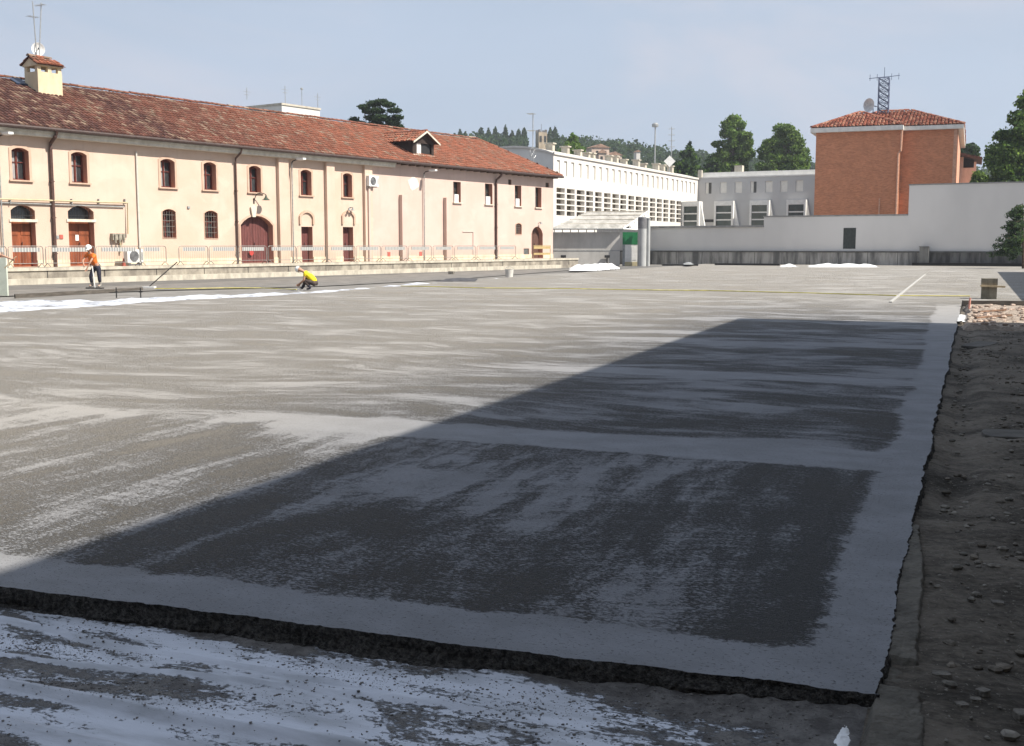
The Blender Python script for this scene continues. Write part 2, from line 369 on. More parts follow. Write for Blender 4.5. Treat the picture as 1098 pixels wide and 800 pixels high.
def nj(t, a, seed=0):  # multi-scale jitter
    return a * (noise.noise(Vector((t * .8, seed, 0))) * 1.2 + noise.noise(Vector((t * 4, seed, 3))) * .5 + noise.noise(Vector((t * 17, seed, 7))) * .35 + noise.noise(Vector((t * 60, seed, 9))) * .25)
slab_poly = []
x = 0.0; near = []
while x > -22.0:
    near.append((x, .054 * x + nj(x, .035, 1.3))); x -= .02 if x > -7 else .25
right = []; y = 0.0
while y < 30.4:
    right.append((nj(y, .03, 5.1) - .02, y)); y += .02 if y < 8 else .06
YEND = 101.0
poly = [(-22.0, -1.2)] + near[::-1] + right[1:] + [(0.05, 30.6), (12.0, 30.4), (12.0, YEND - 8), (-22.0, YEND + 8)]
poly = poly[1:] if abs(poly[1][0] + 22) < .02 else poly
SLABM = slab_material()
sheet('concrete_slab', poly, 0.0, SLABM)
# the slab's broken edge face
edge_m = mat('raw_slab_edge', (.095, .088, .08), .95, .5, 45, 1.0, 90)
mb = MB()
def skirt(line, outx, outy, depth, seed):
    rows = []
    for (a, b) in line:
        t = a * outy + b * outx
        rows.append([(a, b, 0.0)] + [(a + outx * q, b + outy * q, z) for z, q in
            ((-.02, .006 + nj(t, .02, seed)), (-.05, .014 + nj(t, .03, seed + 2)), (-.08, .025 + nj(t, .04, seed + 4)), (-depth, .06 + nj(t, .06, seed + 6)))])
    for i in range(len(rows) - 1):
        for j in range(4): mb.quad(rows[i][j], rows[i + 1][j], rows[i + 1][j + 1], rows[i][j + 1])
skirt(near, 0, -1, .105, 11); skirt(right, 1, 0, .105, 21)
o = mb.build('slab_edge', edge_m); o.location = SLAB_O; o.rotation_euler = (0, 0, SROT); tag(o, kind='structure')

# white membrane in front of the slab, with folds
MEM = membrane_material()
mb = MB(); nx, ny = 340, 150; X0, X1, Y0, Y1 = -7.5, .16, -3.0, .08
folds = [(-.98, .012, .048, .026), (-.44, -.02, .022, .016), (-1.25, .0, .03, .03), (-.66, .10, .018, .014)]
def memz(x, y):
    z = GZ + .006 + .012 * noise.noise(Vector((x * 1.1, y * 2.5, 2))) + .004 * noise.noise(Vector((x * 5, y * 14, 5)))
    for c, sl, h, w in folds:
        yy = c + sl * (x + 3) + .05 * noise.noise(Vector((x * .9, c * 7, 0)))
        amp = h * max(0, min(1, (-.9 - x) / 1.0)) * (.8 + .4 * noise.noise(Vector((x * 1.5, c, 4))))
        z += amp * math.exp(-((y - yy) / w) ** 2)
    return max(z, GZ) + .048 * math.exp(min(0, y) * 11)
for j in range(ny + 1):
    for i in range(nx + 1):
        x = X0 + (X1 - X0) * i / nx; y = Y0 + (Y1 - Y0) * j / ny
        mb.v.append((x, y, memz(x, y)))
for j in range(ny):
    for i in range(nx):
        k = j * (nx + 1) + i; mb.f.append([k, k + 1, k + nx + 2, k + nx + 1]); mb.mi.append(0); mb.c.append(None)
o = mb.build('white_membrane', MEM, smooth=True); o.location = SLAB_O
fa = o.data.color_attributes.new('Fold', 'FLOAT_COLOR', 'POINT')
for i_, v_ in enumerate(o.data.vertices):
    f_ = 0
    for c, sl, h, w in folds:
        yy = c + sl * (v_.co.x + 3) + .05 * noise.noise(Vector((v_.co.x * .9, c * 7, 0)))
        f_ = max(f_, math.exp(-((v_.co.y - yy) / (w * 1.4)) ** 2) * max(0, min(1, (-.9 - v_.co.x))) * min(1, h / .03))
    fa.data[i_].color = (f_, f_, f_, 1); o.rotation_euler = (0, 0, SROT)
tag(o, kind='structure')
# spilt mortar crumbs on the membrane
def crumbs(name, n, region, zf, smin, smax, m, seed, dens=None, flat=.6):
    random.seed(seed); mb = MB()
    for _ in range(n):
        for _t in range(20):
            x = random.uniform(region[0], region[1]); y = random.uniform(region[2], region[3])
            if dens is None or dens(x, y) > random.random(): break
        s = smin + (smax - smin) * random.random() ** 4
        rz = random.uniform(0, 6.28); z = zf(x, y)
        n_ = 6; pts = []
        for k in range(n_): pts.append(s * random.uniform(.7, 1.2))
        ca, sa = math.cos(rz), math.sin(rz); ax = random.uniform(.6, 1)
        def P_(k, rr, zz):
            a = 2 * math.pi * k / n_; px_, py_ = math.cos(a) * pts[k % n_] * rr, math.sin(a) * pts[k % n_] * rr * ax
            return (x + px_ * ca - py_ * sa, y + px_ * sa + py_ * ca, z + zz)
        vs = [P_(k, .8, -s * .15) for k in range(n_)] + [P_(k, 1, s * flat * .5) for k in range(n_)] + [P_(k, .6, s * flat * random.uniform(.85, 1.05)) for k in range(n_)]
        fs = [(k, (k + 1) % n_, n_ + (k + 1) % n_, n_ + k) for k in range(n_)] + [(n_ + k, n_ + (k + 1) % n_, 2 * n_ + (k + 1) % n_, 2 * n_ + k) for k in range(n_)] + [tuple(2 * n_ + k for k in range(n_))]
        g = random.uniform(.7, 1.3)
        mb.add(vs, fs, 0, (g, g, g))
    o = mb.build(name, m, loc=SLAB_O, rz=SROT); tag(o, kind='stuff', cat=None); return o
def tinted(name, c, rough=.9):
    m = attr_mat(name, rough, 25, .35)
    t = m.node_tree; a = [n for n in t.nodes if n.type == 'VERTEX_COLOR'][0]; v = [n for n in t.nodes if n.type == 'VECT_MATH'][0]
    mx = t.nodes.new('ShaderNodeVectorMath'); mx.operation = 'MULTIPLY'; mx.inputs[1].default_value = c
    t.links.new(a.outputs['Color'], mx.inputs[0]); t.links.new(mx.outputs['Vector'], v.inputs[0]); return m
crumb_m = tinted('mortar_crumbs', (.16, .152, .145)); stone_m = tinted('pebbles', (.17, .157, .135))
o = crumbs('mortar_crumbs', 11000, (-5.0, .05, -1.7, -.03), memz, .0018, .008, crumb_m, 3,
       lambda x, y: max(0, (noise.noise(Vector((x * 1.4, y * 4, 1))) + .25 + .6 * math.exp(y * 5))), .6)
tag(o, 'dark mortar crumbs scattered over the white membrane in the foreground', 'crumbs')

# strip of bare ground on the right
dirt_m = dirt_material(lo=(.048, .042, .035), hi=(.20, .175, .145), st=(1.2, .9, 1))
mb = MB(); xs = [.02 + .045 * i for i in range(60)] + [2.8 + .5 * i for i in range(21)]; ys = [-3 + .05 * i for i in range(230)] + [8.6 + .25 * i for i in range(74)]
def dirtz(x, y):
    return max(-.09, _dz(x, y))
def _dz(x, y):
    return -.012 + -.035 + .028 * noise.noise(Vector((x * 1.5, y * 1.2, 0))) + .020 * noise.noise(Vector((x * 6, y * 6, 4))) + .010 * noise.noise(Vector((x * 19, y * 19, 8))) - (.05 * math.exp(-((x - .28) / .12) ** 2) if y > 3.5 else 0)
for y in ys:
    for x in xs: mb.v.append((x - .06, y, dirtz(x, y)))
for j in range(len(ys) - 1):
    for i in range(len(xs) - 1):
        k = j * len(xs) + i; mb.f.append([k, k + 1, k + len(xs) + 1, k + len(xs)]); mb.mi.append(0); mb.c.append(None)
for j in range(len(ys) - 1):   # left flank down to the membrane level
    a = mb.v[j * len(xs)]; b = mb.v[(j + 1) * len(xs)]
    mb.quad(a, b, (b[0], b[1], GZ - .01), (a[0], a[1], GZ - .01))
o = mb.build('dirt_ground', dirt_m, smooth=True, loc=SLAB_O, rz=SROT); tag(o, kind='structure')
o = crumbs('gravel', 7000, (.12, 4.6, -1.2, 16), dirtz, .003, .034, stone_m, 5, lambda x, y: .35 + .8 * noise.noise(Vector((x, y * .7, 6))))
tag(o, 'loose pebbles and rubble strewn over the dark dirt strip at right', 'gravel')
clod_m = tinted('earth_clods', (.13, .114, .094))
o = crumbs('earth_clods', 8000, (.10, 4.6, -1.2, 20), dirtz, .004, .04, clod_m, 8, lambda x, y: .3 + .9 * noise.noise(Vector((x * 1.3, y, 16))), .5)
tag(o, 'crumbly dark earth clods covering the dirt strip at right', 'earth')
# old concrete kerb between slab and dirt (near), broken into flat pieces
kerb_m = mat('old_kerb_concrete', (.14, .128, .108), .9, .25, 5, .8, 30)
def slab_piece(name, cx, cy, w, l, h, ang, m, label, cat, group=None, z=None, rough=.12, seed=1, tilt=0):
    random.seed(seed); n = 14; pts = []
    for k in range(n):
        a = 2 * math.pi * k / n; c, s = math.cos(a), math.sin(a); q = 1 / max(abs(c), abs(s))
        pts.append((c * q * w / 2 * random.uniform(1 - rough, 1), s * q * l / 2 * random.uniform(1 - rough, 1)))
    vs = []
    for zz, k_ in ((0, 1.0), (h * .85, 1.0), (h, .97)): vs += [(p[0] * k_, p[1] * k_, zz + (p[1] * tilt if zz else 0)) for p in pts]
    fs = [tuple(range(2 * n, 3 * n))] + [(i + r * n, (i + 1) % n + r * n, (i + 1) % n + (r + 1) * n, i + (r + 1) * n) for r in (0, 1) for i in range(n)]
    mb = MB(); mb.add(vs, fs)
    o = mb.build(name, m); o.location = SL(cx, cy, dirtz(cx, cy) - .01 if z is None else z); o.rotation_euler = (0, 0, SROT + ang)
    return tag(o, label, cat, group)
mb = MB(); nxk, nyk = 26, 330
for j in range(nyk + 1):
    y = -1.4 + 4.2 * j / nyk; wk = .27 - .05 * (y + 1.4) + nj(y, .035, 31)
    for i in range(nxk + 1):
        x = -.035 + max(.05, wk) * i / nxk; e = min(i, nxk - i) / 3.0
        z = -.012 + .014 * noise.noise(Vector((x * 3, y * 2.2, 9))) + .005 * noise.noise(Vector((x * 30, y * 30, 1))) - (.05 * (1 - e) if e < 1 else 0) - (.03 if noise.noise(Vector((3, y * 1.7, 5))) > .28 else 0)
        mb.v.append((x, y, z))
for j in range(nyk):
    for i in range(nxk):
        k = j * (nxk + 1) + i; mb.f.append([k, k + 1, k + nxk + 2, k + nxk + 1]); mb.mi.append(0); mb.c.append(None)
o = mb.build('old_kerb', kerb_m, smooth=True, loc=SLAB_O, rz=SROT); tag(o, 'crumbling old concrete kerb running along the right hand slab corner beside the dirt', 'kerb')
for i, (px, py, w, l, h, a, lb) in enumerate([
    (1009, 722, .075, .05, .022, .3, 'largest flat beige stone on the dirt, left of the pebble cluster'),
    (1054, 743, .05, .042, .03, .9, 'rounded grey stone at top of the pebble cluster on the dirt'),
    (1046, 751, .042, .034, .026, .2, 'smaller rounded stone in the middle of the pebble cluster'),
    (1031, 756, .046, .04, .022, .6, 'pale rounded stone at left of the pebble cluster'),
    (1070, 642, .06, .05, .02, .1, 'single pale flat stone high on the dirt strip by the right edge of the photo'),
    (1096, 769, .06, .06, .03, .4, 'round brown stone cut off by the right edge of the photo')]):
    x_, y_ = toSL(G(px, py, -.03)); slab_piece('stone', x_, y_, w, l, h, a, mat('pale_stone', (.24, .22, .19), .85, .3, 12, .7, 60), lb, 'stone', 'stones on the dirt strip', seed=i + 40)
# white scrap of membrane near corner
def rag(name, pts, z, m, label, cat, amp=.03, seed=0, group=None, sub=.05):
    """crumpled sheet: polygon in world xy, heaped"""
    xs_ = [p[0] for p in pts]; ys_ = [p[1] for p in pts]; mb = MB(); idx = {}
    def inside(x, y):
        c = False; n = len(pts)
        for i in range(n):
            x1, y1 = pts[i][:2]; x2, y2 = pts[(i + 1) % n][:2]
            if (y1 > y) != (y2 > y) and x < (x2 - x1) * (y - y1) / (y2 - y1) + x1: c = not c
        return c
    def edge(x, y):
        d = 9e9; n = len(pts)
        for i in range(n):
            a = Vector(pts[i][:2]); b = Vector(pts[(i + 1) % n][:2]); ab = b - a; t = max(0, min(1, (Vector((x, y)) - a).dot(ab) / max(1e-9, ab.length_squared)))
            d = min(d, (Vector((x, y)) - a - ab * t).length)
        return d
    ni = int((max(xs_) - min(xs_)) / sub) + 2; nj_ = int((max(ys_) - min(ys_)) / sub) + 2
    def vert(i, j):
        if (i, j) in idx: return idx[(i, j)]
        x = min(xs_) + i * sub; y = min(ys_) + j * sub; e = edge(x, y) if inside(x, y) else 0
        h = abs(noise.noise(Vector((x * 1.1 / (sub * 6), y / (sub * 6), seed)))) + .5 * abs(noise.noise(Vector((x / (sub * 2.2), y / (sub * 2.2), seed + 3)))) + .25
        zz = .004 + amp * h * min(1, e / (sub * 3.0))
        mb.v.append((x + sub * .4 * noise.noise(Vector((x * 3, y * 3, seed))), y, zz)); idx[(i, j)] = len(mb.v) - 1; return idx[(i, j)]
    for i in range(ni):
        for j in range(nj_):
            if inside(min(xs_) + (i + .5) * sub, min(ys_) + (j + .5) * sub):
                mb.f.append([vert(i, j), vert(i + 1, j), vert(i + 1, j + 1), vert(i, j + 1)]); mb.mi.append(0); mb.c.append(None)
    cx, cy = sum(xs_) / len(pts), sum(ys_) / len(pts); mb.v = [(a - cx, b - cy, c) for a, b, c in mb.v]
    o = mb.build(name, m, smooth=True); o.location = (cx, cy, z)
    return tag(o, label, cat, group)
PLASTIC = mat('white_plastic', (.78, .79, .80), .55, .12, 6, .5, 20, c2=(.5, .5, .5), lo=.3, hi=.5)
pg = [G(px, py, GZ)[:2] for px, py in ((893, 800), (905, 775), (912, 777), (911, 800), (905, 812))]
rag('membrane_scrap', pg, GZ + .012, PLASTIC, 'small crumpled white scrap of membrane beside the slab corner at the bottom edge', 'plastic scrap', .012, 2, sub=.005)

# membrane ribbon along the slab's left side
up = [(-260, 345), (-40, 325), (0, 323), (60, 322), (100, 322.5), (130, 320), (165, 319), (230, 316.5), (300, 314.5), (350, 311), (400, 307.5), (430, 304.5), (470, 303), (540, 297.5)]
lo_ = [(545, 298.3), (470, 304.3), (400, 310), (350, 314), (300, 317.5), (230, 321), (165, 325), (100, 330), (0, 336), (-40, 339), (-260, 360)]
rag('membrane_strip', [G(a, b, 0)[:2] for a, b in up + lo_], -.05, membrane_material(True), 'long white crumpled membrane strip along the far left edge of the slab', 'membrane', .13, 4, sub=.22)
# fresh concrete strip beyond it (darker, wet) and lane by the platform
wet = mat('wet_concrete', (.20, .19, .175), .6, .25, 1.2, .3, 20, c2=(.13, .125, .115))
q = [G(a, b, GZ + .03) for a, b in ((-300, 327), (18, 317), (165, 311.5), (340, 307), (480, 300), (640, 287.5), (520, 291), (330, 298), (100, 308), (-300, 322))]
sheet('fresh_concrete_strip', [(p.x, p.y) for p in q], GZ + .03, wet, False)
lane = mat('lane_asphalt', (.155, .15, .142), .9, .2, .7, .3, 14)
q = [A.w(a, b) for a, b in ((-40, -PLAT - 8), (60, -PLAT - 8), (60, -PLAT - .02), (-40, -PLAT - .02))]
sheet('lane', [(p.x, p.y) for p in q], GZ, lane, False)

# lit broken platform behind the dirt strip
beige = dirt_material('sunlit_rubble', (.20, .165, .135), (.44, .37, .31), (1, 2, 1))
g0 = toSL(G(1032, 346)); g1 = toSL(G(1030, 329))
mb = MB(); nr, mr_ = 84, 92
for j in range(mr_ + 1):
    for i in range(nr + 1):
        x = .10 + nj(j * .11, .10, 41) * (1 - i / nr) + 9.0 * i / nr; y = 20.15 + nj(i * .11, .12, 43) * (1 - j / mr_) + 10.1 * j / mr_
        z = .02 + .05 * noise.noise(Vector((x * .9, y * .9, 3))) + .05 * abs(noise.noise(Vector((x * 3.1, y * 3.1, 8)))) + .02 * noise.noise(Vector((x * 9, y * 9, 2)))
        if i == 0 or j == 0: z = -.08
        mb.v.append((x, y, z))
for j in range(mr_):
    for i in range(nr):
        k = j * (nr + 1) + i; mb.f.append([k, k + 1, k + nr + 2, k + nr + 1]); mb.mi.append(0); mb.c.append(None)
o = mb.build('rubble_ground', beige, smooth=False, loc=SLAB_O, rz=SROT); tag(o, kind='structure')

print('ground done')
# ================================================================== buildings
def stained(name, c, c2, scale=1.2, bump=.15, rough=.9, stretch=(1, 1, .5), lo=.35, hi=.6, bscale=25):
    return mat(name, c, rough, .1, scale, bump, bscale, c2=c2, stretch=stretch, lo=lo, hi=hi)
def plaster(name, c, c2, damp):
    m, t, b = newmat(name); noise_, m_, ss, mix, bump, P, sp = nodegrp(t); L = t.links
    base = mix(ss(noise_(P, .5, 6, .6, .4), .36, .64), c2, c)
    streak = m_('MULTIPLY', ss(noise_(P, 1.0, 6, .65, 0, (3.2, 1, .16)), .50, .74), ss(sp.outputs['Z'], 2.5, 7.0, .12, .85))
    base = mix(m_('MULTIPLY', streak, .34), base, tuple(v * .62 for v in c2))
    patch = ss(noise_(P, .33, 3, .5, .3, (1, 1, 1.6)), .60, .625)
    base = mix(m_('MULTIPLY', patch, .30), base, tuple(min(.8, v * 1.12) for v in c))
    foot = m_('MULTIPLY', ss(m_('SUBTRACT', sp.outputs['Z'], m_('MULTIPLY', noise_(P, 1.3, 5, .6), 1.4)), .1, 1.0, 1, 0), .45)
    base = mix(foot, base, damp)
    L.new(base, b.inputs['Base Color']); b.inputs['Roughness'].default_value = .92; b.inputs['Specular IOR Level'].default_value = .2
    L.new(bump(noise_(P, 18, 8, .6), .25, .02), b.inputs['Normal']); return m
CREAM = plaster('cream_plaster', (.58, .452, .372), (.535, .405, .322), (.42, .325, .25))
PINKW = plaster('pale_pink_plaster', (.575, .438, .385), (.53, .40, .345), (.43, .34, .28))
REVEAL = stained('brick_red_reveal', (.50, .26, .19), (.42, .21, .15), 3)
SURR = stained('window_surround_plaster', (.52, .37, .285), (.46, .32, .24), 4)
FRAMEM = mat('maroon_wood', (.16, .035, .025), .6, .3, 6)
DOORM = mat('orange_brown_wood', (.30, .085, .035), .55, .3, 3, .2, 30, stretch=(1, 1, .2))
GATEM = mat('maroon_gate_wood', (.17, .06, .055), .6, .25, 4, .2, 30, stretch=(4, 1, .3))
GLASS = mat('window_glass', (.05, .055, .06), .12, .3, 1.5, spec=.6)
CURT = mat('net_curtain', (.42, .42, .42), .8, .3, 10, stretch=(4, 1, .2))
GRILL = mat('iron_grille', (.22, .20, .18), .6, .2, 8)
TRIM = stained('stone_trim', (.66, .60, .50), (.52, .46, .38), 5)
PIPEB = mat('brown_downpipe', (.10, .055, .045), .5, .2, 5)
PIPEW = mat('pale_pipe', (.60, .58, .53), .5, .1, 5)
CORN = stained('cornice_plaster', (.62, .58, .50), (.48, .44, .37), 3)
CONC = stained('stained_concrete', (.34, .31, .26), (.17, .152, .13), 2.2, .4, .9, (.7, .7, .5), .4, .62)
CONCL = stained('pale_kerb_concrete', (.50, .465, .39), (.34, .31, .26), 3, .3)
STEEL = mat('galvanised_steel', (.42, .43, .43), .45, .15, 8, metal=.5)
WHITEP = mat('white_paint', (.78, .78, .76), .5, .08, 4)
GREYP = mat('grey_plastic', (.33, .34, .34), .5, .2, 6)
BLACK = mat('black_metal', (.03, .03, .032), .5, .2, 6)
TILE = attr_mat('clay_tiles', .88, 5, .22)
UNDER = mat('roof_underlay', (.07, .035, .028), .95, .2, 4)

def tile_cols(sfrac):
    """dark weathered tiles at the near end, fresher orange red ones at the far end"""
    r = random.random()
    if r < .11 - .04 * sfrac: c = (.24, .165, .12)
    elif r < .34: c = (.165 + .06 * sfrac, .095 + .01 * sfrac, .070)
    elif r < .66: c = (.115 + .155 * sfrac, .052 + .053 * sfrac, .041 + .024 * sfrac)
    else: c = (.090 + .18 * sfrac, .043 + .055 * sfrac, .036 + .022 * sfrac)
    j = random.uniform(.66, 1.08); return (c[0] * j, c[1] * j, c[2] * j)
def tile_field(mb, O, e, u, L, Wd, inside, colf, tw=.24, rh=.40, rad=.10, arcs=4):
    """rows of barrel tiles as real half tubes. O eave corner, e along the eave, u up the slope"""
    n = e.cross(u).normalized()
    if n.z < 0: n = -n
    a = 0.0
    for i in range(int(L / tw)):
        for j in range(int(Wd / rh)):
            s, t = (i + .5) * tw, j * rh
            if not inside(s, t + rh * .5): continue
            s += random.gauss(0, .012); ds = random.gauss(0, .012); t += random.gauss(0, .02)
            hz = .012 * noise.noise(Vector((s * .7, t * .7, 3))) * 3
            c = colf(s, t); vs = []
            for tt, lift, k in ((t - .03, .045, 1.08), (t + rh + .03, .012, .9)):
                for q in range(arcs + 1):
                    an = math.pi * q / arcs
                    vs.append(O + e * (s + (ds if tt > t else 0) + rad * k * math.cos(an)) + u * tt + n * (lift + hz + rad * .8 * k * math.sin(an)))
            m = arcs + 1; fs = [(q, q + 1, m + q + 1, m + q) for q in range(arcs)] + [tuple(range(m))]
            mb.add(vs, fs, 0, c)
            # channel tile between, lower and darker
            if random.random() < .5:
                c2 = colf(s, t); w = tw * .22
                mb.add([O + e * (s + tw / 2 - w) + u * t + n * .035, O + e * (s + tw / 2 + w) + u * t + n * .035, O + e * (s + tw / 2 + w) + u * (t + rh) + n * .012, O + e * (s + tw / 2 - w) + u * (t + rh) + n * .012], [(0, 1, 2, 3)], 0, (c2[0] * .8, c2[1] * .8, c2[2] * .8))
def ridge_caps(mb, p, q, colf, r=.13, step=.42):
    d = (q - p); n = max(1, int(d.length / step)); d.normalize()
    sd = d.cross(Vector((0, 0, 1))).normalized()
    for i in range(n):
        a = p + d * i * step + Vector((0, 0, random.gauss(0, .008))); b = a + d * (step + .05); c = colf(0, 0); vs = []
        for pt, k in ((a, 1.1), (b, .92)):
            for qn in range(6):
                an = math.pi * qn / 5; vs.append(pt + sd * r * k * math.cos(an) + Vector((0, 0, r * .8 * k * math.sin(an))))
        mb.add(vs, [(k, k + 1, k + 7, k + 6) for k in range(5)] + [tuple(range(6))], 0, c)

# ---------------------------------------------------------------- long cream building on the left
root = empty('long_building', A.o, A.rot(), 'long two storey cream plastered building with clay tiled roof filling the left', 'building')
sL = A.s(-330); sR = A.s(593, py=230); sM = A.s(392, py=230)
zp = 0.72 if False else A.at(100, 286.3, -PLAT)[1]
OV = .6
z_eave = (A.at(0, 131, -OV)[1] + A.at(330, 164.5, -OV)[1]) / 2
TOPW = z_eave + .05
print('A: sL %.1f sM %.1f sR %.1f platform %.2f eave %.2f / %.2f / %.2f' % (sL, sM, sR, zp, A.at(0, 131, -OV)[1], A.at(330, 164.5, -OV)[1], A.at(590, 188, -OV)[1]))
HW = 6.2
ridge_z = A.at(200, 109, HW)[1]; print('ridge z', ridge_z, A.at(10, 87, HW)[1], A.at(500, 152.5, HW)[1])
tanp = (ridge_z - z_eave) / (HW + OV)
def hole(x0, x1, y0, y1, rise=0.0, floor=False):
    s0, zt0 = A.at(x0, y0); s1, zt1 = A.at(x1, y0); xm = (x0 + x1) / 2
    zt = A.at(xm, y0)[1]; zb = A.at(xm, y1)[1]
    if floor: zb = zp + .02
    return dict(s0=s0, s1=s1, z0=zb, z1=zt, rise=rise * (s1 - s0))
upper = [hole(11.6, 30, 158.5, 193, .16), hole(75.6, 92.3, 163, 196, .16), hole(171.5, 186.7, 170.4, 201, .16), hole(217.8, 231, 174, 203.7, .16),
         hole(266.5, 279, 177.8, 206.3, .16), hole(321.9, 333.4, 182, 209.5, .16), hole(367.4, 377, 185.8, 211.5, .16)]
lower = [hole(173.8, 187.8, 224.3, 255, .16), hole(219, 232.7, 226, 255.5, .16)]
doors = [hole(11, 37, 220, 285, .2, True), hole(72.4, 100, 220.5, 285, .2, True)]
gate = hole(257.5, 292, 231.4, 281, .22, True)
slim = [hole(323, 335, 243.2, 278, 0, True), hole(367.6, 378.6, 243.5, 277.5, 0, True)]
rect = [hole(486, 494, 195, 217), hole(520, 528, 197, 219), hole(552, 559, 199, 221), hole(574, 580.6, 201, 222.5)]
vents = [hole(545, 548.4, 192.5, 198.3), hole(585, 588.6, 196, 201)]
lowsm = hole(553, 559, 239.5, 251, .15)
enddoor = hole(570, 582, 243, 277, .35, True)
lowvent = hole(561.5, 567.3, 266.5, 274)
def lp(h): return arch_loop(h['s0'], h['s1'], h['z0'], h['z1'], h['rise'])
f3 = lambda a, b, d: Vector((a, d, b))
fill([(sL, -.1), (sM, -.1), (sM, TOPW), (sL, TOPW)], [lp(h) for h in upper + lower + doors + [gate] + slim if h['s0'] < sM], 'wall', CREAM, root, f3, REVEAL, .48)
fill([(sM, -.1), (sR, -.1), (sR, TOPW), (sM, TOPW)], [lp(h) for h in rect + vents + [lowsm, enddoor, lowvent]], 'wall', PINKW, root, f3, REVEAL, .48)
mb = MB(); mb.box(sL, sR, 2 * HW - .3, 2 * HW, -.1, TOPW); mb.box(sL, sL + .3, .001, 2 * HW - .3, -.1, TOPW); mb.box(sR - .3, sR, .305, 2 * HW - .3, -.1, TOPW)
mb.box(sL + .3, sR - .3, .6, .7, -.1, TOPW)
mb.build('wall', PINKW, root)
def surround(mb, h, w, dpt=.03, sill=True, bottom=True):
    """flat raised band round an opening"""
    inn = arch_loop(h['s0'], h['s1'], h['z0'], h['z1'], h['rise'])
    out = arch_loop(h['s0'] - w, h['s1'] + w, h['z0'] - (w if bottom else 0), h['z1'] + w, h['rise'] * 1.15 if h['rise'] else 0)
    n = len(inn)
    for i in range(n):
        j = (i + 1) % n
        if not bottom and i == 0: continue
        a, b, c, d = inn[i], inn[j], out[j], out[i]
        F = lambda p, y: (p[0], y, p[1])
        mb.quad(F(a, -dpt), F(b, -dpt), F(c, -dpt), F(d, -dpt)); mb.quad(F(d, -dpt), F(c, -dpt), F(c, 0), F(d, 0)); mb.quad(F(a, -dpt), F(b, -dpt), F(b, 0), F(a, 0))
def window(parent, h, dy=.32, curtain=True, grille=False, sur=.13, sill=True, frame_m=None, mull=1):
    s0, s1, z0, z1 = h['s0'], h['s1'], h['z0'], h['z1']; w = s1 - s0; hh = z1 - z0
    mb = MB(); t = .07
    mb.box(s0, s0 + t, dy, dy + .06, z0, z1); mb.box(s1 - t, s1, dy, dy + .06, z0, z1); mb.box(s0 + t, s1 - t, dy, dy + .06, z0, z0 + t)
    mb.box(s0 + t, s1 - t, dy + .002, dy + .06, z1 - h['rise'] - .02, z1)
    if mull: mb.box((s0 + s1) / 2 - .045, (s0 + s1) / 2 + .045, dy - .01, dy + .05, z0 + t, z1 - h['rise'] - .02)
    mb.box(s0 + t, s1 - t, dy + .01, dy + .045, z0 + hh * .55, z0 + hh * .55 + .04)
    fr = mb.build('window', frame_m or FRAMEM, parent)
    g = MB(); g.box(s0, s1, dy + .065, dy + .08, z0, z1); g.build('pane', GLASS, fr)
    if curtain:
        c = MB(); n = 12; a, b = s0 + t, s0 + w * .62
        for i in range(n):
            x0 = a + (b - a) * i / n; x1 = a + (b - a) * (i + 1) / n; y = dy + .05 + .006 * (i % 2)
            c.quad((x0, y, z0 + t), (x1, dy + .05 + .006 * ((i + 1) % 2), z0 + t), (x1, dy + .05 + .006 * ((i + 1) % 2), z1 - h['rise'] * .7), (x0, y, z1 - h['rise'] * .7))
        c.build('curtain', CURT, fr)
    if sur:
        q = MB(); surround(q, h, sur); q.build('surround', SURR, fr)
        if sill:
            q = MB(); q.box(s0 - sur - .04, s1 + sur + .04, -.10, -.032, z0 - .07, z0 - .002); q.build('sill', SURR, fr)
    if grille:
        q = MB(); n = 5
        for i in range(1, n): q.tube([(s0 + w * i / n, .07, z0), (s0 + w * i / n, .07, z1 - h['rise'] * .4)], .012, 5)
        for i in range(1, 5): q.tube([(s0, .07, z0 + hh * i / 5), (s1, .07, z0 + hh * i / 5)], .012, 5)
        q.build('grille', GRILL, fr)
    return fr
for h in upper: window(root, h)
for h in lower: window(root, h, curtain=False, grille=True, sur=.03, sill=False, dy=.34)
BROWNF = mat('brown_window_frame', (.12, .075, .05), .6, .3, 6)
for i, h in enumerate(rect):
    fr = window(root, h, curtain=True, sur=0, frame_m=BROWNF)
    q = MB(); q.box(h['s0'] - .08, h['s1'] + .08, -.12, -.003, h['z0'] - .08, h['z0'] - .003); q.build('sill', TRIM, fr)
    if i != 3:
        q = MB(); w = h['s1'] - h['s0']; q.box(h['s0'] + .02, h['s0'] + w * .55, -.10, .12, h['z0'], h['z0'] + .55); q.box(h['s0'] + .05, h['s0'] + w * .5, -.104, -.10, h['z0'] + .25, h['z0'] + .30)
        q.build('white_box', WHITEP, fr)
def louvre(parent, h, m=BROWNF, n=6):
    q = MB(); q.box(h['s0'], h['s1'], .12, .16, h['z0'], h['z1'])
    for i in range(n):
        z = h['z0'] + (h['z1'] - h['z0']) * (i + .5) / n; q.box(h['s0'] + .01, h['s1'] - .01, .05, .118, z - .012, z + .012)
    return q.build('vent', m, parent)
for h in vents: louvre(root, h)
louvre(root, lowvent, GREYP, 8)
window(root, lowsm, curtain=False, grille=True, sur=.05, sill=False, frame_m=BROWNF)
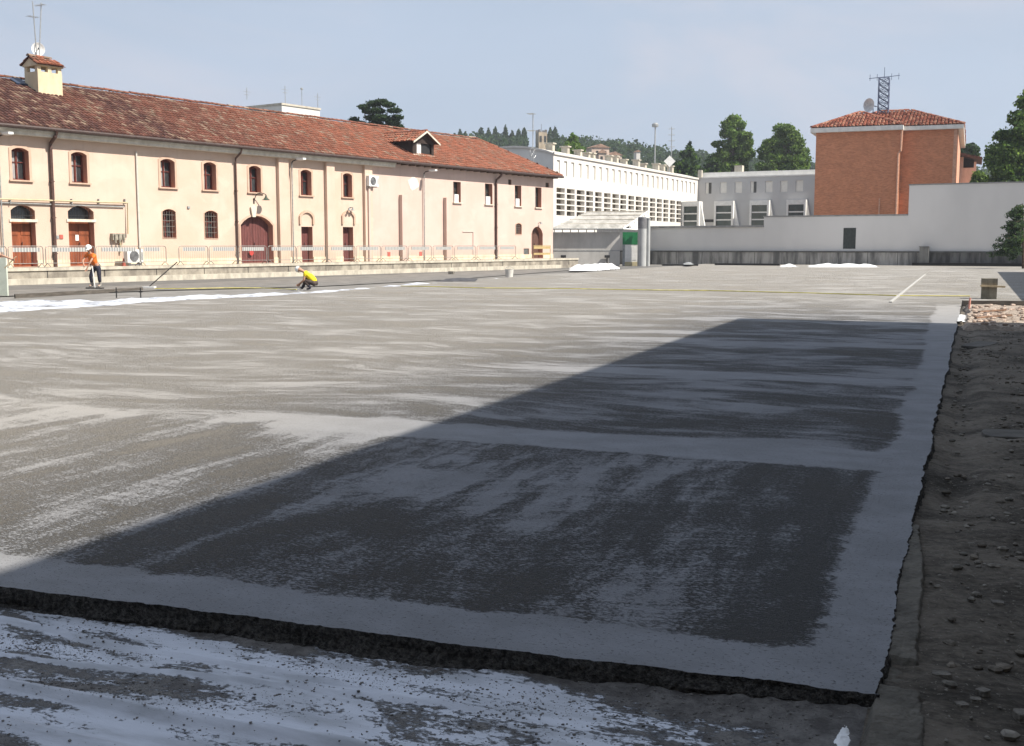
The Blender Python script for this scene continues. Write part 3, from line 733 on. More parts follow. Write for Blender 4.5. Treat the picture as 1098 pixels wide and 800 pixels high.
def wood_door(parent, h, m, leafs=2, transom=None, dy=.36, paper=False, planks=False):
    s0, s1, z0, z1 = h['s0'], h['s1'], h['z0'], h['z1']; zt = z1 if transom is None else transom
    mb = MB(); mb.box(s0, s1, dy + .02, dy + .08, z0, zt - (0 if transom else 0)); w = (s1 - s0) / leafs
    for k in range(leafs):
        a, b = s0 + w * k + .03, s0 + w * (k + 1) - .03
        if planks:
            n = 6
            for i in range(n): mb.box(a + (b - a) * i / n + .006, a + (b - a) * (i + 1) / n - .006, dy, dy + .019, z0 + .04, zt - .05)
        else:
            for za, zb in ((z0 + .12, z0 + (zt - z0) * .33), (z0 + (zt - z0) * .38, z0 + (zt - z0) * .66), (z0 + (zt - z0) * .71, zt - .1)): mb.box(a + .04, b - .04, dy - .005, dy + .019, za, zb)
    d = mb.build('door', m, parent)
    q = MB(); q.tube([((s0 + s1) / 2 + .08, dy - .06, z0 + 1.0), ((s0 + s1) / 2 + .08, dy - .06, z0 + 1.16)], .016, 6); q.box((s0 + s1) / 2 + .07, (s0 + s1) / 2 + .09, dy - .06, dy, z0 + 1.07, z0 + 1.09)
    q.build('handle', BLACK, d)
    if transom:
        q = MB(); q.box(s0 - .1, s1 + .1, -.05, .2, transom, transom + .13); q.build('lintel', TRIM, d)
        q = MB(); q.box(s0, s1, dy + .05, dy + .07, transom + .13, z1); q.build('pane', GLASS, d)
        q = MB()
        for i in range(1, 10): x = s0 + (s1 - s0) * i / 10; q.tube([(x, .12, transom + .13), (x, .12, z1 - h['rise'] * .3)], .012, 5)
        q.tube([(s0, .12, transom + .3), (s1, .12, transom + .3)], .012, 5); q.build('grille', BLACK, d)
    if paper:
        q = MB(); s, z = A.at(82.5, 255, dy); q.box(s - .09, s + .09, dy - .015, dy - .008, z - .14, z + .14); q.build('notice', WHITEP, d)
    return d
for i, h in enumerate(doors): wood_door(root, h, DOORM, 2, A.at((24, 86)[i], 238, 0)[1], paper=(i == 1))
gd = wood_door(root, gate, GATEM, 2, None, planks=True)
q = MB(); s, z = A.at(270, 271, .2); q.lathe([(0.0, -.002), (.16, -.002), (.16, .01), (0, .01)], n=16); o = q.build('round_sign', mat('red_sign', (.5, .06, .05), .5), gd); o.rotation_euler = (R(90), 0, 0); o.location = (s, .225, z)
for h in slim: wood_door(root, h, GATEM, 1, None, planks=True)
wood_door(root, enddoor, mat('dark_brown_wood', (.13, .07, .055), .6), 2, None, planks=True)
q = MB(); surround(q, gate, .12, .03, bottom=False); q.build('gate_surround', SURR, root)
s, z = A.at(271, 227, 0); q = MB(); q.prism([(s - .12, z - .3), (s + .12, z - .3), (s + .22, z + .25), (s, z + .36), (s - .22, z + .25)], -.12, -.033); q.build('keystone', TRIM, root)
# blind arched hoods over the two slim doors
for xa, xb, yt, yb in ((322, 334.3, 228, 240.5), (367.5, 378.5, 228, 240.5)):
    h = hole(xa, xb, yt, yb, .3); q = MB(); p = arch_loop(h['s0'], h['s1'], h['z0'], h['z1'], h['rise'], 10)[1:]; p = p + [(h['s0'], h['z0'])]
    o_ = arch_loop(h['s0'] - .14, h['s1'] + .14, h['z0'], h['z1'] + .14, h['rise'] * 1.2, 10)[1:] + [(h['s0'] - .14, h['z0'])]
    for i in range(len(p) - 1):
        a, b, c, d = p[i], p[i + 1], o_[i + 1], o_[i]; F = lambda t_, y: (t_[0], y, t_[1])
        q.quad(F(a, -.1), F(b, -.1), F(c, -.1), F(d, -.1)); q.quad(F(d, -.1), F(c, -.1), F(c, 0), F(d, 0)); q.quad(F(a, -.1), F(b, -.1), F(b, 0), F(a, 0))
    q.build('door_hood', SURR, root)
# pilasters and buttresses
def pil(xa, xb, ytop, dpt=.3, m=CREAM, name='pilaster', ztop=None):
    s0 = A.at(xa, 240)[0]; s1 = A.at(xb, 240)[0]; zt = ztop if ztop else A.at(xa, ytop)[1]
    q = MB(); q.box(s0, s1, -dpt, -.002, -.1, zt); q.build(name, m, root)
pil(297.5, 308, 0, .22, ztop=z_eave - .3); pil(348.5, 357, 0, .22, ztop=z_eave - .3); pil(389.5, 397.5, 0, .2, ztop=z_eave - .3)
pil(428, 434, 209, .28, PINKW, 'buttress'); pil(475.5, 480.5, 212, .28, PINKW, 'buttress'); pil(392, 394, 202, .3, PINKW, 'buttress')
a, z = A.at(437, 204, 0); b, z2 = A.at(449, 190, 0); q = MB(); n_ = 14
pp_ = [((a + b) / 2 + (b - a) / 2 * math.cos(2 * math.pi * k / n_) * random.uniform(.7, 1.1), (z + z2) / 2 + (z2 - z) / 2 * math.sin(2 * math.pi * k / n_) * random.uniform(.7, 1.1)) for k in range(n_)]
q.prism(pp_, -.012, -.002); q.build('plaster_patch', stained('repair_plaster', (.70, .63, .57), (.64, .57, .51), 3), root)
q = MB(); a, z = A.at(496, 248.5, 0); b, _ = A.at(507, 248.5, 0); q.tube([(a, -.04, z), (b, -.04, z), (b, -.04, zp)], .025, 5); q.build('conduit', PIPEW, root)
# plinth line at the foot of the wall
q = MB(); 
gaps = sorted([(h['s0'], h['s1']) for h in doors + [gate] + slim + [enddoor]]); x = sL
for a, b in gaps + [(sR, sR)]:
    q.box(x, a - .02, -.05, -.003, zp - .4, zp + .32); x = b + .02
q.build('plinth', stained('plinth_render', (.72, .60, .44), (.55, .44, .33), 2), root)
# cornice, gutter, rafters
q = MB(); s418 = A.s(419, py=190)
q.box(sL, s418, -.42, -.002, z_eave - .40, z_eave - .12); q.box(sL, s418, -.50, -.42, z_eave - .22, z_eave - .10); q.build('cornice', CORN, root)
q = MB(); x = s418 + .2
while x < sR: q.box(x, x + .1, -.55, -.003, z_eave - .2, z_eave - .07); x += .8
q.box(s418, sR + .4, -.56, .01, z_eave - .065, z_eave - .04); q.build('rafters', mat('weathered_wood', (.16, .10, .07), .85, .3, 5), root)
q = MB(); q.tube([(sL, -OV - .07, z_eave - .05), (sR + .45, -OV - .07, z_eave - .05)], .085, 8); q.box(sL, sR + .4, -OV, -OV + .03, z_eave - .14, z_eave + .0); q.build('gutter', mat('dark_gutter', (.075, .05, .045), .5, .2, 4), root)
def downpipe(px_, m, r=.06, top=None, bot=None):
    s = A.at(px_, 240)[0]; zt = z_eave - .1; q = MB()
    q.tube([(s, -OV - .05, zt), (s, -OV + .05, zt - .25), (s, -.12, zt - .55), (s, -.1, zt - .8), (s, -.1, zp - .15)], r, 8)
    z = zp + .6
    while z < zt - 1: q.box(s - r - .02, s + r + .02, -.17, -.003, z, z + .04); z += 1.7
    q.build('downpipe', m, root)
downpipe(56.5, PIPEB, .085); downpipe(253, PIPEB, .055); downpipe(531, PIPEB, .085)
s = A.at(148, 240)[0]; q = MB(); q.tube([(s, -.07, z_eave - .7), (s, -.07, zp)], .045, 6); q.build('drainpipe', PIPEW, root)
# roof: underlay + barrel tiles
cs, sn = 1 / math.sqrt(1 + tanp * tanp), tanp / math.sqrt(1 + tanp * tanp)
WD = (HW + OV) / cs
sE = sR + .45
# hip: ridge end seen at px 514
sH = A.at(512, 153, HW)[0]; print('hip', sH, sE)
mb = MB()
yA, yB = -OV, 2 * HW + OV
mb.quad((sL, yA, z_eave), (sE, yA, z_eave), (sH, HW, ridge_z), (sL, HW, ridge_z))
mb.quad((sL, yB, z_eave), (sE, yB, z_eave), (sH, HW, ridge_z), (sL, HW, ridge_z))
mb.add([(sE, yA, z_eave), (sE, yB, z_eave), (sH, HW, ridge_z)], [(0, 1, 2)])
mb.quad((sL, yA, z_eave - .04), (sE, yA, z_eave - .04), (sE, yB, z_eave - .04), (sL, yB, z_eave - .04))
roof = mb.build('roof', UNDER, root)
random.seed(21); mb = MB()
frac = lambda s: max(0, min(1, ((s + sL) - A.s(120)) / (A.s(430) - A.s(120)) + .35 * noise.noise(Vector((s * .35, 1, 2)))))
# dormer footprint (in s,y) to keep clear of tiles
def roof_hit(px, py):
    e, d = A.local_ray(px, py); k = tanp
    t = (z_eave + (e.y + OV) * k - e.z) / (d.z - d.y * k); p = e + d * t; return p
ch0 = roof_hit(40, 100.5); ch1 = roof_hit(69, 105.5)
dm0 = roof_hit(443, 166.5); dm1 = roof_hit(463, 168)
print('chimney', ch0, ch1, 'dormer', dm0, dm1)
tile_field(mb, Vector((sL, -OV, z_eave)), Vector((1, 0, 0)), Vector((0, cs, sn)), sE - sL, WD,
           lambda s, t: (s + sL) < sE - (sE - sH) * t / WD + .1, lambda s, t: tile_cols(frac(s)), .235, .40, .098)
# the hipped end
eh = Vector((0, 1, 0)); uh = Vector((sH - sE, 0, ridge_z - z_eave)); wh = uh.length; uh.normalize()
tile_field(mb, Vector((sE, -OV, z_eave)), eh, uh, 2 * (HW + OV), wh, lambda s, t: t / wh * (HW + OV) < s < 2 * (HW + OV) - t / wh * (HW + OV), lambda s, t: tile_cols(1), .26, .42, .1, 3)
ridge_caps(mb, Vector((sL, HW, ridge_z + .05)), Vector((sH, HW, ridge_z + .05)), lambda a, b: tile_cols(.5))
ridge_caps(mb, Vector((sE, -OV, z_eave + .05)), Vector((sH, HW, ridge_z + .05)), lambda a, b: tile_cols(1))
mb.build('roof_tiles', TILE, roof)
# chimney
cw = ch1.x - ch0.x; cy0 = (ch0.y + ch1.y) / 2; e_, d_ = A.local_ray(40, 71); 
def zat(px, py, y, F_=A): return F_.at(px, py, y)[1]
cz = zat(54, 72, cy0); cdep = 1.15; c0, c1 = ch0.x, ch1.x
q = MB(); q.box(c0, c1, cy0, cy0 + cdep, z_eave, cz - .28)
for a in (c0, c1 - .22, (c0 + c1) / 2 - .1): q.box(a, a + .2, cy0 + .004, cy0 + .2, cz - .28, cz); q.box(a, a + .2, cy0 + cdep - .2, cy0 + cdep - .004, cz - .28, cz)
q.box(c0 - .06, c1 + .06, cy0 - .06, cy0 + cdep + .06, cz, cz + .07)
zr = cz + .42; ym = cy0 + cdep / 2
q.prism([(0, 0)], 0, 0) if False else None
for xx in (c0 - .06, c1 + .06 - .05):
    q.add([(xx, cy0 - .1, cz + .07), (xx, cy0 + cdep + .1, cz + .07), (xx, ym, zr), (xx + .05, cy0 - .1, cz + .07), (xx + .05, cy0 + cdep + .1, cz + .07), (xx + .05, ym, zr)], [(0, 1, 2), (3, 4, 5), (0, 1, 4, 3), (1, 2, 5, 4), (2, 0, 3, 5)])
chim = q.build('chimney', stained('chimney_plaster', (.62, .52, .36), (.52, .43, .29), 2), roof)
q = MB(); q.box(c0 + .2, c1 - .2, cy0 + .25, cy0 + cdep - .25, cz - .29, cz - .001); q.build('flue', BLACK, chim) if False else None
mb = MB(); L_ = c1 - c0 + .3
for sgn in (0, 1):
    y0_ = cy0 - .16 if sgn == 0 else cy0 + cdep + .16
    u = Vector((0, (ym - y0_), zr - cz - .02)); wl = u.length; u.normalize()
    mb.quad(Vector((c0 - .15, y0_, cz + .05)), Vector((c1 + .15, y0_, cz + .05)), Vector((c1 + .15, ym, zr + .02)), Vector((c0 - .15, ym, zr + .02)), 0, (.1, .05, .04))
    tile_field(mb, Vector((c0 - .15, y0_, cz + .06)), Vector((1, 0, 0)), u, L_, wl, lambda s, t: True, lambda s, t: tile_cols(1.0), .22, .36, .1)
ridge_caps(mb, Vector((c0 - .15, ym, zr + .08)), Vector((c1 + .15, ym, zr + .08)), lambda a, b: tile_cols(.9))
mb.build('chimney_tiles', TILE, roof)
# blue-grey flashing sheet by the chimney
p = roof_hit(17, 92); p2 = roof_hit(31, 94); q = MB(); up_ = Vector((0, cs, sn)); nn = Vector((0, -sn, cs))
a = Vector((p.x, p.y, p.z)) + nn * .16; b = Vector((p2.x, p2.y, p2.z)) + nn * .16
q.quad(a, b, b + up_ * 1.0, a + up_ * .8); q.quad(a, b, b - nn * .1, a - nn * .1)
q.build('roof_flashing', mat('dark_blue_flashing', (.035, .05, .09), .5), roof)
# dormer
dx0, dx1, dy = dm0.x, dm1.x + .15, (dm0.y + dm1.y) / 2
zbase = z_eave + (dy + OV) * tanp; zwt = zat(444, 150.5, dy); zpk = zat(455.5, 141.5, dy)
print('dormer w %.2f base %.2f wall %.2f peak %.2f' % (dx1 - dx0, zbase, zwt, zpk))
DW = mat('dark_dormer_wood', (.05, .035, .03), .85, .3, 5)
yback = (zwt - z_eave) / tanp - OV; ypk = min(HW, (zpk - z_eave) / tanp - OV)
q = MB(); 
for xx in (dx0, dx1 - .1): q.add([(xx, dy, zbase - .1), (xx, dy, zwt), (xx, yback, zwt), (xx + .1, dy, zbase - .1), (xx + .1, dy, zwt), (xx + .1, yback, zwt)], [(0, 1, 2), (3, 4, 5), (0, 1, 4, 3), (1, 2, 5, 4), (2, 0, 3, 5)])
dorm = q.build('dormer', DW, roof)
xm_ = (dx0 + dx1) / 2
q = MB(); q.box(dx0, dx0 + .45, dy - .01, dy + .06, zbase, zwt); q.box(dx1 - .25, dx1, dy - .01, dy + .06, zbase, zwt); q.box(dx0 + .45, dx1 - .25, dy - .008, dy + .06, zwt - .15, zwt)
q.prism([(dx0, zwt), (dx1, zwt), (xm_, zpk - .05)], dy - .008, dy + .06); q.build('dormer_front', DW, roof)
q = MB(); q.box(dx0 - .05, dx1 + .05, dy - .12, dy - .02, zbase - .12, zbase + .06); q.build('dormer_sill', TRIM, roof)
q = MB(); q.box(dx0 + .5, dx0 + .5 + .5, dy + .08, dy + .1, zbase + .06, zwt - .15); q.build('dormer_window', WHITEP, roof)
q = MB(); q.box(dx0 + 1.0, dx1 - .25, dy + .12, dy + .14, zbase + .06, zwt - .15); q.build('dormer_opening', BLACK, roof)
mb = MB()
for sg in (-1, 1):
    xe = xm_ + sg * ((dx1 - dx0) / 2 + .3); ze = zwt - .12
    ee = Vector((xe, dy - .35, ze)); pk = Vector((xm_, dy - .35, zpk)); u = (pk - ee); wl = u.length; u.normalize()
    L_ = ypk - dy + .35
    mb.quad(ee, Vector((xe, dy - .35 + L_, ze)), Vector((xm_, dy - .35 + L_, zpk)), pk, 0, (.09, .05, .04))
    tile_field(mb, ee + Vector((0, 0, .02)), Vector((0, 1, 0)), u, L_, wl, lambda s, t: True, lambda s, t: tile_cols(.85), .23, .38, .1)
ridge_caps(mb, Vector((xm_, dy - .35, zpk + .04)), Vector((xm_, ypk, zpk + .04)), lambda a, b: tile_cols(.8))
mb.build('dormer_tiles', TILE, roof)
q = MB()
for sg in (-1, 1):
    xe = xm_ + sg * ((dx1 - dx0) / 2 + .3)
    a = Vector((xe, dy - .38, zwt - .22)); b = Vector((xm_, dy - .38, zpk - .08)); q.add([a, b, b + Vector((0, 0, .12)), a + Vector((0, 0, .12)), a + Vector((0, .05, 0)), b + Vector((0, .05, 0)), b + Vector((0, .05, .12)), a + Vector((0, .05, .12))], [(0, 1, 2, 3), (4, 5, 6, 7), (0, 1, 5, 4), (2, 3, 7, 6), (0, 3, 7, 4), (1, 2, 6, 5)])
q.build('dormer_bargeboard', CORN, roof)

# ---------------------------------------------------------------- platform in front of it
q = MB(); q.box(sL, sR + .6, -PLAT, -.055, GZ - .1, zp); plat = q.build('loading_platform', CONC, None, loc=A.o, rz=A.rot())
tag(plat, 'long raised stained concrete loading platform along the foot of the cream building', 'platform')
q = MB(); q.box(sL, sR + .6, -PLAT - .06, -PLAT - .002, zp - .13, zp + .015); q.build('platform_edge', CONCL, plat)
q = MB(); zc = A.at(100, 297.5, -PLAT - .5)[1]; q.box(sL, A.s(596, -PLAT, 285), -PLAT - .5, -PLAT - .004, GZ - .1, .16)
q.build('kerb_step', CONCL, plat)
print('kerb z', zc)
x = sL + 1
while x < sR: q = MB(); q.box(x, x + .03, -PLAT - .015, -PLAT - .003, .165, zp - .14); q.build('joint', BLACK, plat); x += 3.0

# wall fittings of the cream building: each a thing
def wall_lamp(px, lampx, lampy, label, big=True):
    s, _ = A.at(px, 230, -.12); sl, zl = A.at(lampx, lampy, -1.0)
    t = empty('wall_lamp', A.w(s, -.12, 0), A.rot(), label, 'street lamp', 'lamps on thin poles against the cream building')
    zt = zl - .1
    q = MB(); q.tube([(0, 0, zp), (0, 0, zt)], .035, 8); q.build('pole', GREYP, t)
    q = MB(); q.tube([(0, 0, zt - .05), (0, -.1, zt + .08), (.0, -.55, zt + .17)], .035, 8); q.build('arm', BLACK, t)
    q = MB(); q.box(-.12, .12, -1.05, -.5, zt + .12, zt + .22); q.box(-.09, .09, -1.0, -.62, zt + .09, zt + .12); q.build('lamp_head', WHITEP, t)
wall_lamp(2, 9, 144.5, 'lamp on a thin pole, cut by the left edge of the photo')
wall_lamp(314, 322, 171.5, 'lamp on a thin pole against the wall between two pilasters')
wall_lamp(455, 463, 183.5, 'lamp on a thin pole against the pale pink wall under the dormer')
# gooseneck lamp over the gate
s, z = A.at(275.5, 209, 0); t = empty('gate_lamp', A.w(s, 0, z), A.rot(), 'gooseneck lantern with bell shade on the wall above the arched maroon gate', 'wall lamp')
q = MB(); q.tube([(-.25, -.01, -.35), (-.25, -.15, -.1), (-.2, -.25, .05), (0, -.4, .1), (.2, -.5, .02), (.22, -.5, -.1)], .025, 8); q.build('arm', BLACK, t)
q = MB(); q.lathe([(.03, 0), (.06, -.1), (.10, -.2), (.24, -.3), (.22, -.3), (.02, -.1)], .22, -.5); q.build('lamp_shade', mat('dark_green_enamel', (.06, .08, .06), .5), t)
q = MB(); q.box(-.3, -.2, -.02, -.003, -.5, -.2); q.build('bracket', BLACK, t)
s, z = A.at(373.3, 224, 0); t = empty('door_lamp', A.w(s, 0, z), A.rot(), 'small twin lamp on the wall above the second slim maroon door', 'wall lamp')
q = MB(); q.tube([(0, -.003, 0), (0, -.25, .08)], .02, 6); q.tube([(-.15, -.25, .08), (.15, -.25, .08)], .02, 6); q.build('arm', BLACK, t)
for sx in (-.15, .15):
    q = MB(); q.lathe([(.03, .09), (.06, 0), (.12, -.1), (.1, -.1), (.01, 0)], sx, -.25, 10); q.build('lamp_shade', GREYP, t)
s, z = A.at(577, 239.5, 0); t = empty('door_lamp', A.w(s, 0, z), A.rot(), 'small lamp above the arched brown door at the far end of the building', 'wall lamp')
q = MB(); q.tube([(0, -.003, 0), (.1, -.2, .1)], .02, 6); q.build('arm', BLACK, t); q = MB(); q.lathe([(.03, .12), (.08, .02), (.13, -.06), (.1, -.06)], .1, -.22, 10); q.build('lamp_shade', GREYP, t)
# air conditioners
def aircon(px0, px1, py0, py1, label, off, loc_z=None):
    s0, z0 = A.at(px0, py1, off); s1, z1 = A.at(px1, py0, off); w = s1 - s0; h = z1 - z0
    t = empty('air_conditioner', A.w(s0, off, z0), A.rot(), label, 'air conditioner', 'outdoor air conditioning units')
    q = MB(); q.box(0, w, 0, .32, 0, h); q.build('casing', WHITEP, t)
    q = MB(); r = min(w, h) * .40; cx, cz_ = w * .42, h / 2
    for k in range(5):
        rr = r * (k + 1) / 5; q.tube([(cx + rr * math.cos(a * math.pi / 12), -.012, cz_ + rr * math.sin(a * math.pi / 12)) for a in range(25)], .008, 4)
    q.build('fan_grille', GREYP, t)
    q = MB(); q.lathe([(0, 0), (r * .95, 0), (r * .95, .01), (0, .01)], n=20); o = q.build('fan', mat('dark_fan', (.10, .10, .11), .5), t); o.rotation_euler = (R(90), 0, 0); o.location = (cx, -.001, cz_)
    q = MB(); q.box(w - .12, w - .03, -.006, -.001, h * .2, h * .8); q.build('side_vent', GREYP, t)
    q = MB()
    for x in (.1, w - .15): q.box(x, x + .05, 0, .48 if loc_z else .32, -.06, -.003)
    if loc_z is None: q.box(.08, w - .08, .02, .3, -.12, -.06)
    q.build('bracket', STEEL, t)
aircon(396, 406, 189, 199.5, 'white air conditioner mounted high on the wall beside the third pilaster', -.45, 1)
aircon(137, 153.5, 267.5, 282, 'white air conditioner standing on the platform behind the barriers', -.9)
# gas pipe run and meter box at the left
t = empty('gas_pipe', A.w(0, 0, 0), A.rot(), 'yellowed gas pipe running over the two orange doors and down to a meter box', 'pipe')
q = MB(); pts = [(sL, -.14, A.at(0, 213.5, -.1)[1] + .05), (A.s(-1, -.1, 213), -.14, A.at(0, 213.5, -.1)[1]), (A.at(136, 218, -.1)[0], -.14, A.at(136, 217.5, -.1)[1]), (A.at(135.5, 217, -.1)[0], -.14, A.at(135, 251, -.1)[1])]
q.tube(pts, .04, 8); q.build('pipe', mat('ochre_pipe', (.52, .44, .28), .6), t)
q = MB(); zz = A.at(70, 220, -.06)[1]; q.tube([(sL, -.07, zz + .03), (A.at(133, 222, -.06)[0], -.07, A.at(133, 222, -.06)[1])], .03, 6)
for px in (11, 77, 106, 134): s, z = A.at(px, 216, -.1); q.box(s - .02, s + .02, -.14, -.003, z - .12, z + .12)
q.build('cable_tray', GREYP, t)
s0, z0 = A.at(121, 260, -.2); s1, z1 = A.at(134, 250.5, -.2); q = MB(); q.box(s0, s1, -.22, -.003, z0 + .12, z1)
for i in range(3): x = s0 + (s1 - s0) * (i + .5) / 3; q.tube([(x, -.26, z0 - .02), (x, -.26, z1 - .05)], .05, 8)
q.build('meter_box', mat('meter_grey', (.36, .33, .27), .6, .3, 8), t)
q = MB(); q.tube([((s0 + s1) / 2 + .15, -.1, z0 + .1), ((s0 + s1) / 2 + .15, -.1, A.at(130, 271, -.1)[1])], .05, 8); q.build('pipe', mat('ochre_pipe', (.52, .44, .28)), t)
# small plaques
def plaque(name, x0, x1, y0, y1, m, label, cat, dep=.03):
    a, zb = A.at(x0, y1, -.02); b, zt = A.at(x1, y0, -.02); q = MB(); q.box(0, b - a, -dep, -.003, 0, zt - zb); q.box(.02, b - a - .02, -dep - .006, -dep - .001, .02, zt - zb - .02)
    return tag(q.build(name, m, None, loc=A.w(a, 0, zb), rz=A.rot()), label, cat)
plaque('wall_plaque', 60.2, 63, 252.5, 256, GREYP, 'tiny grey plaque on the wall between the two orange doors', 'plaque')
plaque('red_sign_plate', 64, 67.5, 251.7, 256.2, mat('red_plate', (.5, .13, .10), .5), 'small red square sign on the wall right of the brown downpipe', 'sign')
plaque('meter_cabinet', 302.5, 308.3, 257.8, 263.5, GREYP, 'small grey meter cabinet on the first pilaster right of the arched gate', 'cabinet', .08)
plaque('junction_box', 200.8, 203.4, 221.3, 223.6, GREYP, 'tiny grey junction box between the two barred lower windows', 'junction box', .06)

# crowd barriers on the platform
BAR = mat('barrier_tube', (.27, .265, .25), .5, .15, 6, metal=.3)
PL_M, _t, _b = newmat('striped_barrier_plate')
_n, _mm, _ss, _mix, _bp, _P, _sp = nodegrp(_t)
w_ = _mm('FRACT', _mm('MULTIPLY', _sp.outputs['X'], 7.0)); st_ = _ss(w_, .35, .5)
_t.links.new(_mix(st_, (.20, .205, .21), (.42, .42, .40)), _b.inputs['Base Color'])
edges = [(-30, 7), (9, 46), (49, 101), (103, 150), (151, 178), (192, 223), (224.5, 254), (256, 286), (287.5, 317), (318.5, 350), (351.5, 381), (382, 408), (409.5, 436.5), (438, 463), (464.5, 486), (487.5, 510), (511.5, 533), (534, 553)]
words = ['cut off by the left edge of the photo', 'in front of the first orange door', 'in front of the second orange door', 'in front of the gas meter', 'beside the floor standing air conditioner', 'below the first barred window', 'below the second barred window', 'left of the arched gate beside the thin downpipe', 'in front of the arched gate', 'in front of the first slim door', 'between the two slim doors', 'in front of the second slim door', 'with a small red plate, left of the first buttress', 'between the two buttresses, its left end by the first', 'directly left of the second buttress', 'directly right of the second buttress', 'left of the far brown downpipe', 'right of the far brown downpipe']
yb = -PLAT + .3
for i, (xa, xb) in enumerate(edges):
    s0 = A.at(xa, 275, yb)[0]; s1 = A.at(xb, 275, yb)[0]; w = s1 - s0
    t = empty('crowd_barrier', A.w(s0, yb, zp), A.rot() + R(random.uniform(-1, 1)), 'steel crowd barrier on the platform ' + words[i], 'barrier', 'crowd barriers along the platform')
    H_ = .98
    q = MB(); r = .02; c = .12
    q.tube([(0, 0, .18), (0, 0, H_ - c), (c * .3, 0, H_ - c * .3), (c, 0, H_), (w - c, 0, H_), (w - c * .3, 0, H_ - c * .3), (w, 0, H_ - c), (w, 0, .18)], r, 6); q.tube([(0, 0, .2), (w, 0, .2)], r * .8, 6); q.build('frame', BAR, t)
    q = MB(); n = int(w / .14)
    for k in range(1, n): q.tube([(w * k / n, 0, .2), (w * k / n, 0, H_)], .0045, 4, False)
    q.build('bars', BAR, t)
    q = MB(); a_, b_ = (.12, .9) if i not in (4,) else (.12, .75)
    q.box(w * a_, w * b_, -.03, -.022, H_ - .26, H_ - .06); q.build('plate', PL_M, t)
    for x in (.08, w - .08):
        q = MB(); q.tube([(x, -.28, .0), (x, -.24, .05), (x, 0, .2), (x, .24, .05), (x, .28, .0)], .018, 6); q.build('foot', BAR, t)
    if i in (12, 13):
        q = MB(); x = w * (.25 if i == 12 else .5); q.box(x - .13, x + .13, -.06, -.035, .32, .6); q.build('red_plate', mat('red_plate', (.5, .13, .10)), t)
# short yellow rail at the end
s0 = A.at(572, 270, yb)[0]; s1 = A.at(590, 270, yb)[0]; w = s1 - s0
t = empty('yellow_barrier', A.w(s0, yb, zp), A.rot(), 'short yellow and white rail barrier at the far end of the platform', 'barrier')
q = MB(); q.tube([(0, 0, 0), (0, 0, 1.0), (w, 0, 1.0), (w, 0, 0)], .025, 6); q.build('frame', mat('yellow_paint', (.45, .34, .16), .5), t)
q = MB(); q.box(.03, w - .03, -.02, .0, .75, .95); q.box(.03, w - .03, -.02, .0, .3, .45); q.build('plate', mat('yellow_paint', (.65, .48, .12)), t)
print('left building done')
# ================================================================== buildings that shade the site from the right, and an added sky blocker behind
SF = Frame(SLAB_O, SLAB_Y)      # x along the slab's long side, y to its LEFT
def solid(q, m, name, parent): return q.build(name, m, parent)
D1 = 4.6; TEL = math.tan(SUN_EL)
H1 = (D1 + 4.62) * TEL
t = empty('plastered_building', SL(D1 + .786, -26), SROT + R(.95), 'tall flat roofed plastered building outside the photo at right, casting the slab shadow', 'building')
q = MB(); q.box(0, 11, 0, 47.4, -.1, H1 - .25); q.build('wall', stained('dark_grey_plaster', (.34, .32, .28), (.26, .245, .215), .8), t)
q = MB(); q.box(0.002, 11.1, -.1, 47.4, H1 - .248, H1); q.build('parapet', CORN, t)
for i in range(9):
    for zz in (1.2, 5.2):
        q = MB(); y = 2.2 + i * 5.1; q.box(-.03, -.004, y, y + 1.3, zz, zz + 1.9); f = q.build('window', BROWNF, t)
        q = MB(); q.box(-.04, -.031, y + .08, y + .6, zz + .08, zz + 1.82); q.box(-.04, -.031, y + .7, y + 1.22, zz + .08, zz + 1.82); q.build('pane', GLASS, f)
t = empty('sky_blocker', SL(-34, -22), SROT, 'plain rendered block added unseen behind the camera to hold back sky light', 'building')  # added out of view to block sky fill and darken the foreground shade
q = MB(); q.box(0, 37, 0, 12.5, -.1, 12.0); q.build('wall', stained('dark_grey_plaster', (.34, .32, .28), (.26, .245, .215), .8), t)  # body of the added sky blocker, out of view
q = MB(); q.box(-.1, 37.1, -.1, 12.6, 12.003, 12.3); q.build('parapet', CORN, t)
for i in range(8):
    for zz in (1.2, 5.0, 8.6):
        q = MB(); x = 2.0 + i * 4.4; q.box(x, x + 1.3, 12.504, 12.53, zz, zz + 1.9); f = q.build('window', BROWNF, t)
        q = MB(); q.box(x + .08, x + .6, 12.531, 12.54, zz + .08, zz + 1.82); q.box(x + .7, x + 1.22, 12.531, 12.54, zz + .08, zz + 1.82); q.build('pane', GLASS, f)
D2 = 4.1; H2 = (D2 - 1.75) * TEL
q = MB(); q.box(0, .3, 0, 41, -.1, H2); q.box(-.05, .35, -.02, 41, H2 + .003, H2 + .08)
tag(q.build('boundary_wall', stained('grey_plaster', (.55, .52, .46), (.44, .41, .36), .8), None, loc=SL(D2, 31.2), rz=SROT), 'rendered boundary wall just beyond the right edge of the photo', 'wall')

